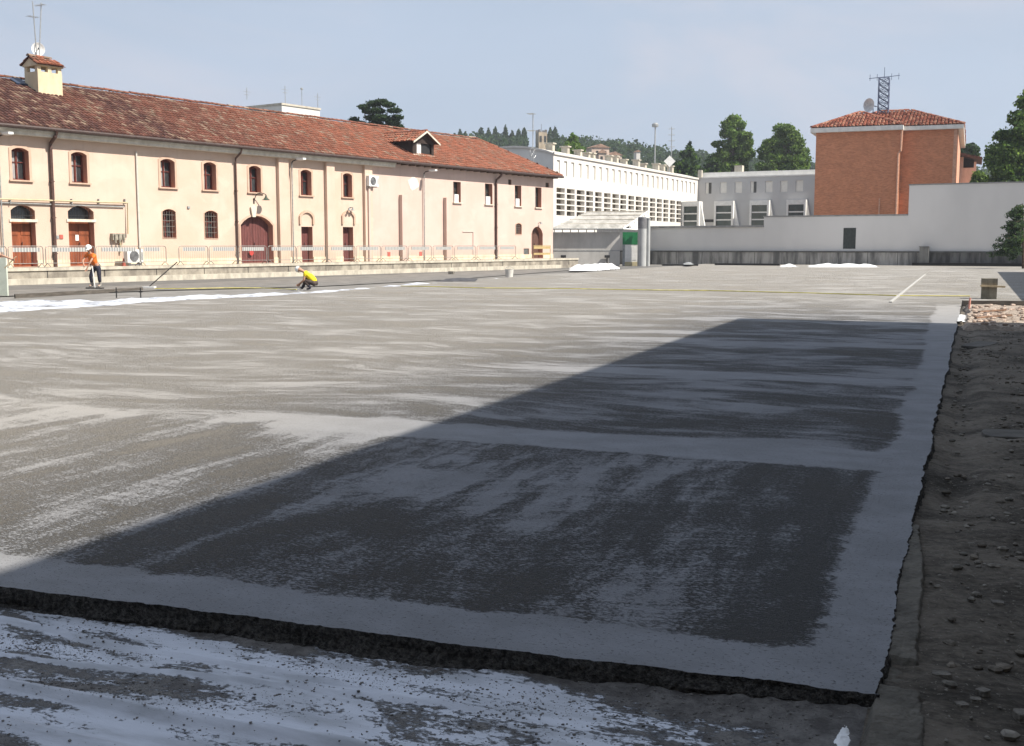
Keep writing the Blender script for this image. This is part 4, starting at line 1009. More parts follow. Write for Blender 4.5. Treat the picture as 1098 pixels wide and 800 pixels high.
# ================================================================== far concrete wall
dk = -vpdir(-1700); kp = at(800, 282.6, 1); kp = G(800, 283.2, 0)
K = Frame(kp, dk)
WALLM = stained('painted_wall', (.63, .605, .575), (.55, .53, .505), .22, .15, .9, (1, 1, .45), .33, .62)
BANDM = stained('streaked_old_concrete', (.36, .345, .32), (.12, .117, .11), 1.1, .3, .9, (1.6, 1, .25), .38, .6)
t = empty('far_wall', K.o, K.rot(), 'long pale painted wall on a dark stained concrete base across the far side', 'wall')
xa = K.s(640); xb = K.s(819); xc = K.s(973.5); xd = K.s(1190)
zb = K.at(740, 269)[1]; z1 = K.at(760, 244)[1]; z2 = K.at(900, 232)[1]; z3 = K.at(1030, 197.5)[1]
print('wall K', [round(v, 2) for v in (xa, xb, xc, xd, zb, z1, z2, z3)])
h0, zt0 = K.at(903.6, 267.5); h1, zt1 = K.at(918, 244.3)
h0x, h1x = h0, h1
fill([(xa, zb), (xd, zb), (xd, z3), (xc, z3), (xc, z2), (xb, z2), (xb, z1), (xa, z1)], [[(h0, zt0 + .05), (h1, zt0 + .05), (h1, zt1), (h0, zt1)]], 'wall_face', WALLM, t, f3, WALLM, .2)
q = MB(); q.box(xa, xb, .25, .35, zb, z1); q.box(xb, xc, .25, .35, zb, z2); q.box(xc, xd, .25, .35, zb, z3); q.build('wall_back', WALLM, t)
q = MB(); q.box(xa, xb - .05, -.12, .36, z1 + .003, z1 + .16); q.box(xb - .05, xc - .05, -.05, .36, z2 + .003, z2 + .12); q.box(xc - .05, xd, -.05, .36, z3 + .003, z3 + .10); q.build('coping', stained('wall_coping', (.30, .29, .28), (.2, .2, .19), 2), t)
q = MB(); q.box(h0, h1, .12, .16, zt0 + .05, zt1); q.box((h0 + h1) / 2 - .03, (h0 + h1) / 2 + .03, .1, .12, zt0 + .05, zt1); q.build('window', mat('dark_shutter', (.05, .06, .055), .5, .3, 8), t)
xq = K.s(993); q = MB(); q.box(xa, xq, -.28, -.002, -.12, zb); q.build('concrete_base', BANDM, t)
q = MB(); q.box(xq + .003, xd, -.28, -.002, -.12, zb); q.build('concrete_base', stained('damp_old_concrete', (.17, .165, .155), (.06, .058, .054), 1.1, .3, .9, (1.6, 1, .25), .38, .6), t)
q = MB(); q.box(xa, xd, -.34, -.284, zb - .1, zb + .02); q.build('base_coping', stained('dark_coping', (.12, .118, .11), (.07, .07, .065), 2), t)
x = xa + .8; k = 0
while x < xd: q = MB(); q.box(x, x + .035, -.292, -.283, -.1, zb - .11); q.build('joint', BLACK, t); x += 2.4
# shaded footing gap on the right, drawn as a black strip; the pier
a = K.s(982); q = MB(); q.box(a, xd, -1.1, -.35, -.1, .24)
tag(q.build('shade_strip', mat('shade_black', (.018, .018, .018), .7), None, loc=K.o, rz=K.rot()), 'long black strip standing for the shaded gap at the foot of the far wall, right of the small pier', 'shade strip')
a, b = K.s(988.5), K.s(998.5); q = MB(); q.box(0, b - a, -.75, -.345, -.05, zb + .35); q.box(-.04, b - a + .04, -.79, -.345, zb + .353, zb + .42)
tag(q.build('concrete_pier', stained('pier_concrete', (.20, .195, .18), (.12, .118, .11), 2), None, loc=K.w(a, 0), rz=K.rot()), 'short dark concrete pier standing against the base of the far wall', 'pier')

# ================================================================== white building with small windows
dW = vpdir(1148); W_ = Frame(at(593, 283, 106), dW)
WH = stained('white_render', (.64, .62, .585), (.60, .575, .54), .5, .1, .85, (1, 1, .4))
WHS = stained('white_render_gable', (.62, .62, .60), (.55, .55, .53), .6, .1)
t = empty('white_building', W_.o, W_.rot(), 'long white modern building with slit windows and a concrete lattice, beyond the shelter', 'building')
zW = W_.at(593, 164)[1]; xe = W_.s(748.5, 0, 200); print('W top', zW, W_.at(748, 190)[1], 'len', xe)
holes = []; z6 = lambda x, y: W_.at(580 + x / 4.706, 130 + y / 4.706)
slx = [80, 117, 153, 190, 226, 261, 293, 327, 359, 390, 420, 449, 478, 506, 532, 559, 583, 607, 633, 661, 684, 708, 729, 750, 770]
zt_ = W_.at(598, 171.5)[1]; zb_ = W_.at(598, 188)[1]; slits = []
for i, x in enumerate(slx):
    w = 16 - 7 * i / 24; s0 = z6(x, 240)[0]; s1 = z6(x + w, 240)[0]; slits.append((s0, s1))
def zrow(px, py): return W_.at(px, py)[1]
zlt = W_.at(597, 201)[1]; zlb = W_.at(597, 232)[1]
cx_ = [(78, 120), (130, 170), (180, 220), (228, 263), (273, 306), (318, 351), (360, 393), (400, 430), (441, 470), (478, 507), (515, 541), (550, 577), (585, 610), (618, 643), (652, 677), (684, 708)]
lat = []
rh = (zlt - zlb) / 5
for a, b in cx_:
    s0 = z6(a, 450)[0]; s1 = z6(b, 450)[0]
    for r_ in range(5): lat.append((s0, s1, zlb + rh * r_ + rh * .20, zlb + rh * (r_ + 1)))
fill([(0, -.1), (xe, -.1), (xe, zW), (0, zW)], [[(a, zb_), (b, zb_), (b, zt_), (a, zt_)] for a, b in slits] + [[(a, c), (b, c), (b, d), (a, d)] for a, b, c, d in lat], 'wall', WH, t, f3, WH, .45)
SHUT = mat('white_shutter', (.72, .70, .65), .7, .06, 3)
for a, b in slits:
    q = MB(); q.box(a, b, .13, .17, zb_, zt_); fw = q.build('window', SHUT, t)
ROOM = mat('dim_room', (.20, .17, .13), .9, .5, 1.2)
for a, b in [(z6(p, 450)[0], z6(r_, 450)[0]) for p, r_ in cx_]:
    q = MB(); q.box(a - .05, b + .05, .46, .5, zlb, zlt); wp = q.build('window', ROOM, t)
    for r_ in range(5):
        z = zlb + rh * r_ + rh * .2
        q = MB(); w = b - a; q.box(a + .03, a + w * random.uniform(.3, .6), .40, .43, z, z + rh * random.uniform(.3, .8)); q.build('pane', GLASS if (r_ + int(a * 7)) % 3 else SHUT, wp)
# gable end with a shallow barrel roof
GW = 9.0; prof = []
zc_ = zW - .15; rise = W_.at(561, 155, 0)[1]
n = 14; rz_ = .8
for i in range(n + 1):
    yy = GW * i / n; prof.append((yy, zW - .1 + rz_ * math.sin(math.pi * i / n) ** .8))
vs = [(0.0, 0.0, -.1), (0.0, GW, -.1)] + [(0.0, y, z) for y, z in prof[::-1]]
q = MB(); q.add(vs, [tuple(range(len(vs)))]); q.build('gable_wall', WHS, t)
q = MB()
for i in range(n):
    (y0, a0), (y1, a1) = prof[i], prof[i + 1]
    q.quad((-.15, y0, a0 + .12), (xe, y0, a0 + .12), (xe, y1, a1 + .12), (-.15, y1, a1 + .12)); q.quad((-.15, y0, a0 - .06), (-.15, y1, a1 - .06), (-.15, y1, a1 + .12), (-.15, y0, a0 + .12))
q.box(-.1, xe, -.14, -.002, zW - .12, zW + .10)
q.build('roof', stained('pale_roof', (.60, .58, .54), (.5, .48, .45), 1), t)
q = MB(); q.box(0.01, xe, GW - .2, GW, -.1, zW); q.build('wall', WH, t)
for x, yt in ((50, 116), (126, 132), (190, 150), (232, 163), (257, 166), (345, 178), (375, 180), (420, 197), (484, 199), (518, 217), (583, 218), (612, 224), (655, 230)):
    e_, d_ = W_.local_ray(580 + x / 4.706, 130 + yt / 4.706); tt = (1.4 - e_.y) / d_.y; p = e_ + d_ * tt
    w = .27; q = MB(); q.box(p.x - w, p.x + w, 1.1, 1.8, zW, p.z); q.box(p.x - w - .12, p.x + w + .12, .98, 1.92, p.z + .003, p.z + .12); q.build('roof_vent', CONCL, t)
# grey wing facing us
N_ = Frame(W_.w(xe, 0, 0), Vector((dW.y, -dW.x, 0)))
GRY = stained('grey_render', (.47, .47, .47), (.43, .43, .43), .4, .1)
t = empty('grey_wing', N_.o, N_.rot(), 'grey rendered wing with white framed bay windows, left of the brick building', 'building')
zN = N_.at(800, 190)[1]; zPar = N_.at(800, 184, 1.0)[1]; xN = N_.s(960); x0 = N_.s(751.5)
z7 = lambda x, y: N_.at(700 + x / 4.21, 110 + y / 4.21)
wl = [(237, 265), (303, 333), (370, 403), (440, 468), (508, 540), (575, 608), (645, 678)]
zt_ = z7(320, 360)[1]; zb_ = z7(320, 410)[1]; bays = [(287, 365), (447, 525), (612, 690)]
hl = []
for a, b in wl: hl.append([(z7(a, 380)[0], zb_), (z7(b, 380)[0], zb_), (z7(b, 380)[0], zt_), (z7(a, 380)[0], zt_)])
fill([(0.0, -.1), (xN, -.1), (xN, zN), (0.0, zN)], hl, 'wall', GRY, t, f3, GRY, .25)
q = MB(); q.box(0.0, xN, -.05, 8, zN + .003, zN + .15); q.box(.0, xN, .9, 8, zN + .153, zPar); q.build('roof', stained('white_parapet', (.74, .73, .70), (.66, .65, .62), 1), t)
q = MB(); q.box(0.0, xN, 7.7, 7.99, -.1, zN); q.box(xN - .3, xN, .3, 7.69, -.1, zN); q.build('wall', GRY, t)
for i, (a, b) in enumerate(wl):
    s0, s1 = z7(a, 380)[0], z7(b, 380)[0]; q = MB(); q.box(s0, s1 if i not in (0, 3) else s0 + (s1 - s0) * .5, .1, .14, zb_, zt_); wd = q.build('window', SHUT, t)
    if i in (0, 3): q = MB(); q.box(s0 + (s1 - s0) * .5, s1, .16, .2, zb_, zt_); q.build('pane', GLASS, wd)
q = MB(); vx, vz = z7(372, 284); q.box(vx - .5, vx + .5, 1.5, 2.4, zPar, vz + .1); q.build('roof_vent', CONCL, t)
q = MB(); vx, vz = z7(213, 305); q.box(vx - .25, vx + .25, -.1, .4, zN, vz); q.build('roof_vent', CONCL, t)
q = MB(); a, z = z7(228, 540); b, _ = z7(285, 530); q.box(a, b, -.04, -.003, z, z + .35); q.build('vent_slot', BLACK, t)
DGL = mat('green_glass', (.06, .085, .08), .15, .3, .8, spec=.6)
def bay(x0, x1, zt, zb, parent):
    w = x1 - x0; q = MB(); D = .9; zf = zt - (zt - zb) * .18
    q.box(x0 - .25, x0, -D, -.003, zb, zt); q.box(x1, x1 + .25, -D, -.003, zb, zt); q.box(x0, x1, -D, -.003, zf, zt)
    q.prism([(x1 + .253, zt), (x1 + .9, zb), (x1 + .253, zb)], -.35, -.004)
    hh = (zf - zb) / 3
    for k in range(1, 3): q.box(x0, x1, -D + .1, -.004, zb + hh * k - .08, zb + hh * k + .08)
    f_ = q.build('bay_window', WHITEP, parent)
    q = MB(); q.box(x0 + .01, x1 - .01, -D + .18, -D + .22, zb, zf); q.build('pane', DGL, f_)
for a, b in bays:
    bay(z7(a + 6, 500)[0], z7(b - 3, 500)[0], z7(330, 445)[1], z7(330, 562)[1], t)
# corner bay on the white building's end
bw = empty('corner_bay', N_.w(0, 0), N_.rot(), 'white framed bay window in the corner where the white building meets the grey wing', 'bay window')
yo = W_.s(730.5, 0, 225) - xe
bw.location = N_.w(0, yo + .9); _, zt = N_.at(740, 216, yo); s1, zb2 = N_.at(747, 245, yo); bay(.32, s1, zt, zb2, bw)
q = MB(); q.box(.07, s1 + .25, 0.004, .6, zb2, zt); q.build('bay_side', WHITEP, bw)

# ================================================================== open shelter, green gate and silo pipe
dS = Vector((1, -.03, 0)); Sf = Frame(G(593, 284, 0), dS)
SHW = stained('shelter_panel', (.47, .46, .44), (.38, .37, .355), 1.2, .2)
t = empty('shelter', Sf.o, Sf.rot(), 'low grey shelter with a corrugated sloping roof, beside the far end of the cream building', 'shelter')
x1 = Sf.s(665); zw = Sf.at(630, 249)[1]; zr0 = Sf.at(630, 245.5)[1]; print('shelter', x1, zw, zr0)
q = MB(); q.box(0, x1, 0, .15, -.1, zw); q.box(x1 - .15, x1, .153, 6, -.1, zw) ; q.box(0, .15, .153, 6, -.1, zw); q.build('wall', SHW, t)
q = MB(); q.box(0, x1 - .01, -.02, -.003, zw * .42, zw * .45); q.build('panel_joint', GREYP, t)
for i in range(9): x = .1 + (x1 - .2) * i / 8; q = MB(); q.box(x - .04, x + .04, .03, .11, zw, zr0); q.build('post', WHITEP, t)
YD = 7.0; e_, d_ = Sf.local_ray(629, 227.5); tt = (YD - e_.y) / d_.y; pA = e_ + d_ * tt; e_, d_ = Sf.local_ray(695, 226.5); tt = (YD - e_.y) / d_.y; pB = e_ + d_ * tt
print('roof back', pA, pB)
CORR = stained('fibre_cement', (.36, .35, .335), (.22, .215, .20), 2.0, .2, .9, (1, .3, 1))
q = MB(); xL0, xR0 = Sf.s(591, -.4, 245), Sf.s(668, -.4, 245); n = 90
for i in range(n):
    f0, f1 = i / n, (i + 1) / n
    for j in range(4):
        g0, g1 = j / 4, (j + 1) / 4
        def PP(f, g): 
            a = Vector((xL0 + (xR0 - xL0) * f, -.4, zr0)); b = Vector((pA.x + (pB.x - pA.x) * f, YD, pA.z)); v = a.lerp(b, g); v.z += .035 * (1 if (int(round(f * n)) % 2) else -1) + .01 * (4 - j) ; return v
        q.quad(PP(f0, g0), PP(f1, g0), PP(f1, g1), PP(f0, g1))
q.build('roof', CORR, t)
q = MB()
for g_ in (.25, .5, .75, .98):
    a = Vector((xL0, -.4, zr0)).lerp(Vector((pA.x, YD, pA.z)), g_); b = Vector((xR0, -.4, zr0)).lerp(Vector((pB.x, YD, pB.z)), g_); q.tube([a + Vector((0, 0, .05)), b + Vector((0, 0, .05))], .045, 5)
q.build('roof_batten', CONCL, t)
q = MB(); q.tube([(xL0, -.45, zr0 - .02), (xR0, -.45, zr0 - .02)], .07, 6); q.build('gutter', GREYP, t)
# white triangular end frame on the right
q = MB(); a = Vector((xR0, -.4, zr0)); b = Vector((pB.x, YD, pB.z)); c = Vector((pB.x, YD, zr0)); 
for p_, r_ in ((a, b), (a, c)): q.tube([p_, r_], .07, 6)
for g_ in (.25, .45, .65, .85, 1.0): q.tube([a.lerp(b, g_), a.lerp(c, g_)], .045, 6)
q.build('end_truss', WHITEP, t)
q = MB(); q.add([a.lerp(b, .3) + Vector((0, .1, -.1)), b + Vector((0, .1, -.1)), c + Vector((0, .1, 0)), a.lerp(c, .3) + Vector((0, .1, 0))], [(0, 1, 2, 3)]); q.build('end_panel', WHITEP, t)
for px in (604, 651):
    q = MB(); s = Sf.s(px, -.2, 280); q.tube([(s, -.2, -.1), (s, -.2, .75)], .06, 8); q.box(s - .22, s + .22, -.3, -.1, .6, .82)
    tag(q.build('standpipe', BLACK, None, loc=Sf.o, rz=Sf.rot()), 'dark standpipe at the foot of the shelter wall, ' + ('left' if px < 620 else 'right') + ' of the two', 'standpipe')
s0 = Sf.s(667.5, .3, 270); s1 = Sf.s(683.5, .3, 270)
t = empty('green_gate', Sf.w(s0, .3), Sf.rot(), 'white door under a green panel between the shelter and the grey pipe columns', 'gate'); w = s1 - s0
zg1 = Sf.at(675, 249, .3)[1]; zg0 = Sf.at(675, 262.3, .3)[1]
q = MB(); q.box(0, w, 0, .08, zg0, zg1); q.build('green_panel', mat('green_paint', (.02, .20, .075), .5, .15, 3), t)
q = MB(); q.box(w * .16, w, .02, .06, .25, zg0 - .02); q.box(w * .2, w * .96, .0, .018, .4, zg0 - .2); q.build('door', WHITEP, t)
q = MB(); q.box(w * .16, w, -.02, .1, -.1, .246); q.build('step', mat('yellow_step', (.55, .48, .30), .8), t)
q = MB(); q.box(0, w * .15, -.01, .09, -.1, zg0 - .01); q.build('post', GREYP, t)
s0 = Sf.s(683.6, -.6, 270); s1 = Sf.s(693, -.6, 270); s2 = Sf.s(697, -.6, 270); zt = Sf.at(690, 233.5, -.6)[1]; r1 = (s1 - s0) / 2; r2 = (s2 - s1) / 2
PIPEG = stained('column_grey', (.40, .41, .41), (.32, .33, .33), 2, .05, .55)
t = empty('pipe_column', Sf.w(s0 + r1, -.6), Sf.rot(), 'thick grey cylindrical column beside the green gate, wider of the pair', 'column')
q = MB(); q.lathe([(0, -.1), (r1, -.1), (r1, zt - .9), (0, zt - .9)], n=28); q.build('shaft', PIPEG, t, smooth=False)
q = MB(); q.lathe([(0, zt - .897), (r1 * 1.03, zt - .897), (r1 * 1.03, zt), (r1 * .8, zt + .08), (0, zt + .08)], n=28); q.build('collar', mat('dark_collar', (.20, .20, .21), .5, .2), t)
t = empty('pipe_column', Sf.w(s1 + r2 + .02, -.35), Sf.rot(), 'slim grey column right behind the thick one beside the green gate', 'column')
q = MB(); q.lathe([(0, -.1), (r2, -.1), (r2, zt - .15), (0, zt - .15)], n=20); q.build('shaft', PIPEG, t)
q = MB(); q.lathe([(0, zt - .147), (r2 * 1.15, zt - .147), (r2 * 1.15, zt - .02), (0, zt - .02)], n=20); q.build('cap', GREYP, t)

# ================================================================== brick building
Bf = Frame(at(871, 283, 112), -vpdir(-2411))
mB, _t, _b = newmat('red_brick'); N2 = _t.nodes; L2 = _t.links
_tc = N2.new('ShaderNodeTexCoord'); _mp = N2.new('ShaderNodeMapping'); _mp.inputs['Rotation'].default_value = (R(90), 0, 0)
_br = N2.new('ShaderNodeTexBrick'); _br.inputs['Color1'].default_value = (.60, .23, .112, 1); _br.inputs['Color2'].default_value = (.46, .165, .077, 1); _br.inputs['Mortar'].default_value = (.45, .27, .17, 1)
_br.inputs['Scale'].default_value = 1.0; _br.inputs['Brick Width'].default_value = .26; _br.inputs['Row Height'].default_value = .075; _br.inputs['Mortar Size'].default_value = .006
L2.new(_tc.outputs['Object'], _mp.inputs[0]); L2.new(_mp.outputs[0], _br.inputs['Vector'])
_n2 = N2.new('ShaderNodeTexNoise'); _n2.inputs['Scale'].default_value = 1.1; _n2.inputs['Detail'].default_value = 8; _n2.inputs['Roughness'].default_value = .7; _mp2 = N2.new('ShaderNodeMapping'); _mp2.inputs['Scale'].default_value = (.9, .9, 1.3)
L2.new(_tc.outputs['Object'], _mp2.inputs[0]); L2.new(_mp2.outputs[0], _n2.inputs['Vector'])
_mr = N2.new('ShaderNodeMapRange'); _mr.inputs['From Min'].default_value = .3; _mr.inputs['From Max'].default_value = .7; _mr.inputs['To Min'].default_value = .80; _mr.inputs['To Max'].default_value = 1.12; L2.new(_n2.outputs['Fac'], _mr.inputs['Value'])
_vm = N2.new('ShaderNodeVectorMath'); _vm.operation = 'SCALE'; L2.new(_br.outputs['Color'], _vm.inputs[0]); L2.new(_mr.outputs['Result'], _vm.inputs['Scale']); L2.new(_vm.outputs[0], _b.inputs['Base Color']); _b.inputs['Roughness'].default_value = .9
t = empty('brick_building', Bf.o, Bf.rot(), 'red brick building with hipped tile roof behind the far wall', 'building')
xm = Bf.s(963.5, 0, 200); zc0 = Bf.at(900, 141.8)[1]; zc1 = Bf.at(900, 137)[1]; IN = 1.0
xr = Bf.s(1023.5, IN, 200); BD = 24
q = MB(); q.box(0, xm, 0, BD, -.1, zc0); q.build('wall', mB, t); q = MB(); q.box(xm + .003, xr, IN, BD, -.1, zc0); q.build('wall', mB, t)
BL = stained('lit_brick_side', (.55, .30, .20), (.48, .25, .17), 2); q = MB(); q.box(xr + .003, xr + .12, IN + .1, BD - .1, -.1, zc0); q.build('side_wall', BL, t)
q = MB(); q.box(-.5, xm + .25, -.5, BD, zc0 + .003, zc1); q.box(xm + .253, xr + .6, IN - .5, BD, zc0 + .003, zc1 - .05); q.build('cornice', stained('white_cornice', (.72, .70, .66), (.6, .58, .55), 2), t)
PB = mat('salmon_pipe', (.62, .35, .24), .6, .15, 5)
q = MB(); s = Bf.s(962, -.1, 200); q.tube([(s + .25, -.14, zc0), (s + .2, -.14, zc0 - 2), (s, -.14, zc0 - 2.2), (s, -.14, 2)], .1, 8); q.build('downpipe', PB, t)
q = MB(); s, z = Bf.at(943, 213, -.1); q.tube([(s, -.12, z), (s, -.12, 2)], .07, 6); q.build('vent_pipe', PB, t)
q = MB(); q.box(xr - .25, xr + .05, IN - .06, IN - .003, 0, zc0); q.build('corner_strip', PB, t)
# roofs
TB = lambda s_, t_: random.choice([(.20, .06, .036), (.26, .09, .055), (.14, .045, .03), (.30, .15, .10)])
def hip(x0, x1, y0, y1, z, zr, a, b, c, d, parent, skip=()):
    """hip roof on a rectangle; ridge from (a,b) to (c,d) at zr"""
    Pn = [Vector((x0, y0, z)), Vector((x1, y0, z)), Vector((x1, y1, z)), Vector((x0, y1, z))]; R0, R1 = Vector((a, b, zr)), Vector((c, d, zr))
    q = MB(); q.add(Pn + [R0, R1], [(0, 1, 5, 4), (2, 3, 4, 5), (1, 2, 5), (3, 0, 4)]); r_ = q.build('roof', UNDER, parent)
    mb = MB()
    e = Vector((1, 0, 0)); 
    u = Vector((0, R0.y - y0, zr - z)); wl = u.length; u.normalize()
    tile_field(mb, Pn[0] + Vector((0, 0, .03)), e, u, x1 - x0, wl, lambda s, t_: s > (R0.x - x0) * t_ / wl and s < (x1 - x0) - (x1 - R1.x) * t_ / wl, TB, .34, .48, .14, 3)
    # right hip
    u = Vector((R1.x - x1, 0, zr - z)); wl2 = u.length; u.normalize(); yy = y1 - y0
    tile_field(mb, Pn[1] + Vector((0, 0, .03)), Vector((0, 1, 0)), u, yy, wl2, lambda s, t_: s > (R1.y - y0) * t_ / wl2 and s < yy - (y1 - R1.y) * t_ / wl2, TB, .34, .48, .14, 3)
    u = Vector((R0.x - x0, 0, zr - z)); wl2 = u.length; u.normalize()
    tile_field(mb, Pn[0] + Vector((0, 0, .03)), Vector((0, 1, 0)), u, yy, wl2, lambda s, t_: s > (R0.y - y0) * t_ / wl2 and s < yy - (y1 - R0.y) * t_ / wl2, TB, .34, .48, .14, 3)
    for p_, r2_ in ((Pn[0], R0), (Pn[1], R1), (R0, R1)): ridge_caps(mb, p_ + Vector((0, 0, .08)), r2_ + Vector((0, 0, .08)), lambda a_, b_: TB(0, 0), .17, .5)
    mb.build('roof_tiles', TILE, r_); return r_
zr1 = Bf.at(920, 121, 5)[1]; ax = Bf.s(921, 5, 121)
hip(-.45, xm + .2, -.45, 11, zc1, zr1, ax, 5.2, ax + .3, 5.3, t)
zr2 = Bf.at(960, 119, 9)[1]; hip(1.5, xr + .6, IN - .45, BD, zc1 - .05, zr2, Bf.s(942, 9.5, 119), 9.5, Bf.s(977, 9.5, 119), 9.6, t)
# lattice mast with dish on the brick building
s, _ = Bf.at(947, 118, 8); mast = empty('lattice_mast', Bf.w(s, 8, zr2 - .5), Bf.rot(), 'bluish steel lattice mast with antennas on top of the brick building', 'antenna mast')
zt = Bf.at(947, 84, 8)[1] - (zr2 - .5); BL_ = mat('blue_grey_steel', (.12, .15, .24), .5, .2, 4); hw = .5
q = MB()
for sx in (-hw, hw):
    for sy in (-hw, hw): q.tube([(sx, sy, 0), (sx, sy, zt)], .05, 6)
n = 6
for k in range(n):
    z0_, z1_ = zt * k / n, zt * (k + 1) / n
    for (xa_, ya_, xb_, yb_) in ((-hw, -hw, hw, -hw), (hw, -hw, hw, hw), (hw, hw, -hw, hw), (-hw, hw, -hw, -hw)):
        q.tube([(xa_, ya_, z0_), (xb_, yb_, z1_)], .03, 4); q.tube([(xb_, yb_, z0_), (xa_, ya_, z1_)], .03, 4); q.tube([(xa_, ya_, z1_), (xb_, yb_, z1_)], .03, 4)
q.build('lattice', BL_, mast)
q = MB(); q.tube([(-1.5, 0, zt + .05), (1.5, 0, zt + .2)], .035, 5); q.tube([(0, 0, zt), (0, 0, zt + 1.1)], .03, 5); q.build('crossbar', BL_, mast)
for sx in (-1.4, -.7, .7, 1.4): q = MB(); q.tube([(sx, 0, zt - .2), (sx, 0, zt + .45)], .025, 5); q.build('antenna', BL_, mast)
s2, z2_ = Bf.at(934, 113, 7.4); t = empty('dish_antenna', Bf.w(s2, 7.4, z2_), Bf.rot(), 'round white dish antenna left of the lattice mast on the brick building', 'dish antenna')
def dish(parent, r, d, m, rot, n=24):
    q = MB(); q.lathe([(0.01, 0), (r * .4, d * .16), (r * .7, d * .49), (r, d), (r * 1.02, d), (r * .7, d * .42), (0.01, -.03)], n=n); o = q.build('dish', m, parent, smooth=False); o.rotation_euler = rot
    q = MB(); q.tube([(0, 0, 0), (0, 0, d * 1.9)], .02 * max(1, r), 5); q.box(-.05, .05, -.05, .05, d * 1.9, d * 1.9 + .1); o2 = q.build('feed', GREYP, parent); o2.rotation_euler = rot
dish(t, .68, .35, mat('dish_white', (.62, .62, .62), .5), (R(90), 0, R(-35)))
q = MB(); q.tube([(0, .15, 0), (.5, .3, -.1), (.75, .5, -.1)], .05, 6); q.tube([(.2, .2, 0), (.2, .2, zr1 - z2_ + .1)], .05, 6); q.build('bracket', BL_, t)
# side house at right
h_ = empty('side_house', at(1040, 283, 128), R(-22), 'small house with brown tiled roof and open porch right of the brick building', 'house')
Hf = Frame(at(1030, 283, 128), -vpdir(-2411)); h_.location = Hf.o; h_.rotation_euler = (0, 0, Hf.rot())
xw = Hf.s(1044); zh = Hf.at(1035, 180)[1]; zt = Hf.at(1035, 168)[1]
q = MB(); q.box(-3, xw, 0, 8, -.1, zh); q.box(-3, -.2, .1, 7.9, zh, zt); q.box(xw - .25, xw - .003, .003, .3, zh, zt - .6); q.build('wall', stained('pink_house', (.66, .47, .38), (.55, .38, .30), 2), h_)
q = MB(); q.box(-.19, xw - .26, 2.4, 2.6, zh, zt - .01); q.build('porch_back', DW, h_)
xp = Hf.s(1053, 0, 178); za = Hf.at(1030, 160)[1]; zb3 = Hf.at(1053, 171.5)[1]
q = MB(); q.add([(-4, -.7, za + .1), (xp, -.7, zb3), (xp, 8.5, zb3), (-4, 8.5, za + .1), (-4, -.7, za + .4), (xp, -.7, zb3 + .28), (xp, 8.5, zb3 + .28), (-4, 8.5, za + .4)], [(0, 1, 2, 3), (4, 5, 6, 7), (0, 1, 5, 4), (1, 2, 6, 5), (2, 3, 7, 6), (3, 0, 4, 7)]); q.build('roof', mat('brown_tiles', (.16, .08, .06), .9, .4, 5, .5, 8), h_)
# yellow building sliver at the right edge
p = at(1098, 283, 118); q = MB(); q.box(0, 6, 0, 6, -.1, EYE + (263 - 178) * 118 / 1208); yb_ = q.build('yellow_building', stained('yellow_plaster', (.70, .56, .25), (.6, .47, .2), 2), None, loc=(p.x - .9, p.y, 0), rz=Bf.rot()); tag(yb_, 'sliver of a yellow plastered building at the right edge of the photo above the wall', 'building')

# ================================================================== white block and antennas behind the roof
Cf = Frame(at(306, 283, 118), dA)
t = empty('white_block', Cf.o, Cf.rot(), 'white flat roofed block showing above the long tiled roof, left of the dark pine', 'building')
zt = Cf.at(306, 113)[1]; xr_ = Cf.s(343, 0, 125); e_, d_ = Cf.local_ray(265, 115); yy = (0 - e_.x) / d_.x * d_.y + e_.y
print('block', zt, xr_, yy)
q = MB(); q.box(0, xr_, 0, yy, -.1, zt); q.build('wall', stained('block_white', (.62, .61, .58), (.56, .55, .52), 1), t)
q = MB(); q.box(-.1, xr_ + .1, -.1, yy + .1, zt + .003, zt + .2); q.build('parapet', CONCL, t)
for px, top, lb in ((264.5, 94, 'thin bare aerial at the left corner of the white block'), (305.5, 92, 'thin aerial at the near corner of the white block'), (323.5, 97, 'aerial with a small round head in the middle of the white block'), (340.5, 100, 'short aerial at the right end of the white block')):
    s_, z_ = Cf.at(px, top, 1.0); q = MB(); q.tube([(0, 0, 0), (0, 0, z_ - zt - .2)], .035, 5)
    if px == 323.5: q.lathe([(0, z_ - zt - .2), (.14, z_ - zt - .1), (.14, z_ - zt + .05), (0, z_ - zt + .12)], n=8)
    else: q.tube([(-.5, 0, z_ - zt - .6), (.5, 0, z_ - zt - .6)], .02, 4); q.tube([(-.35, 0, z_ - zt - .9), (.35, 0, z_ - zt - .9)], .02, 4)
    tag(q.build('aerial', STEEL, None, loc=Cf.w(s_, 1.0, zt + .2), rz=Cf.rot()), lb, 'aerial', 'aerials on the white block')

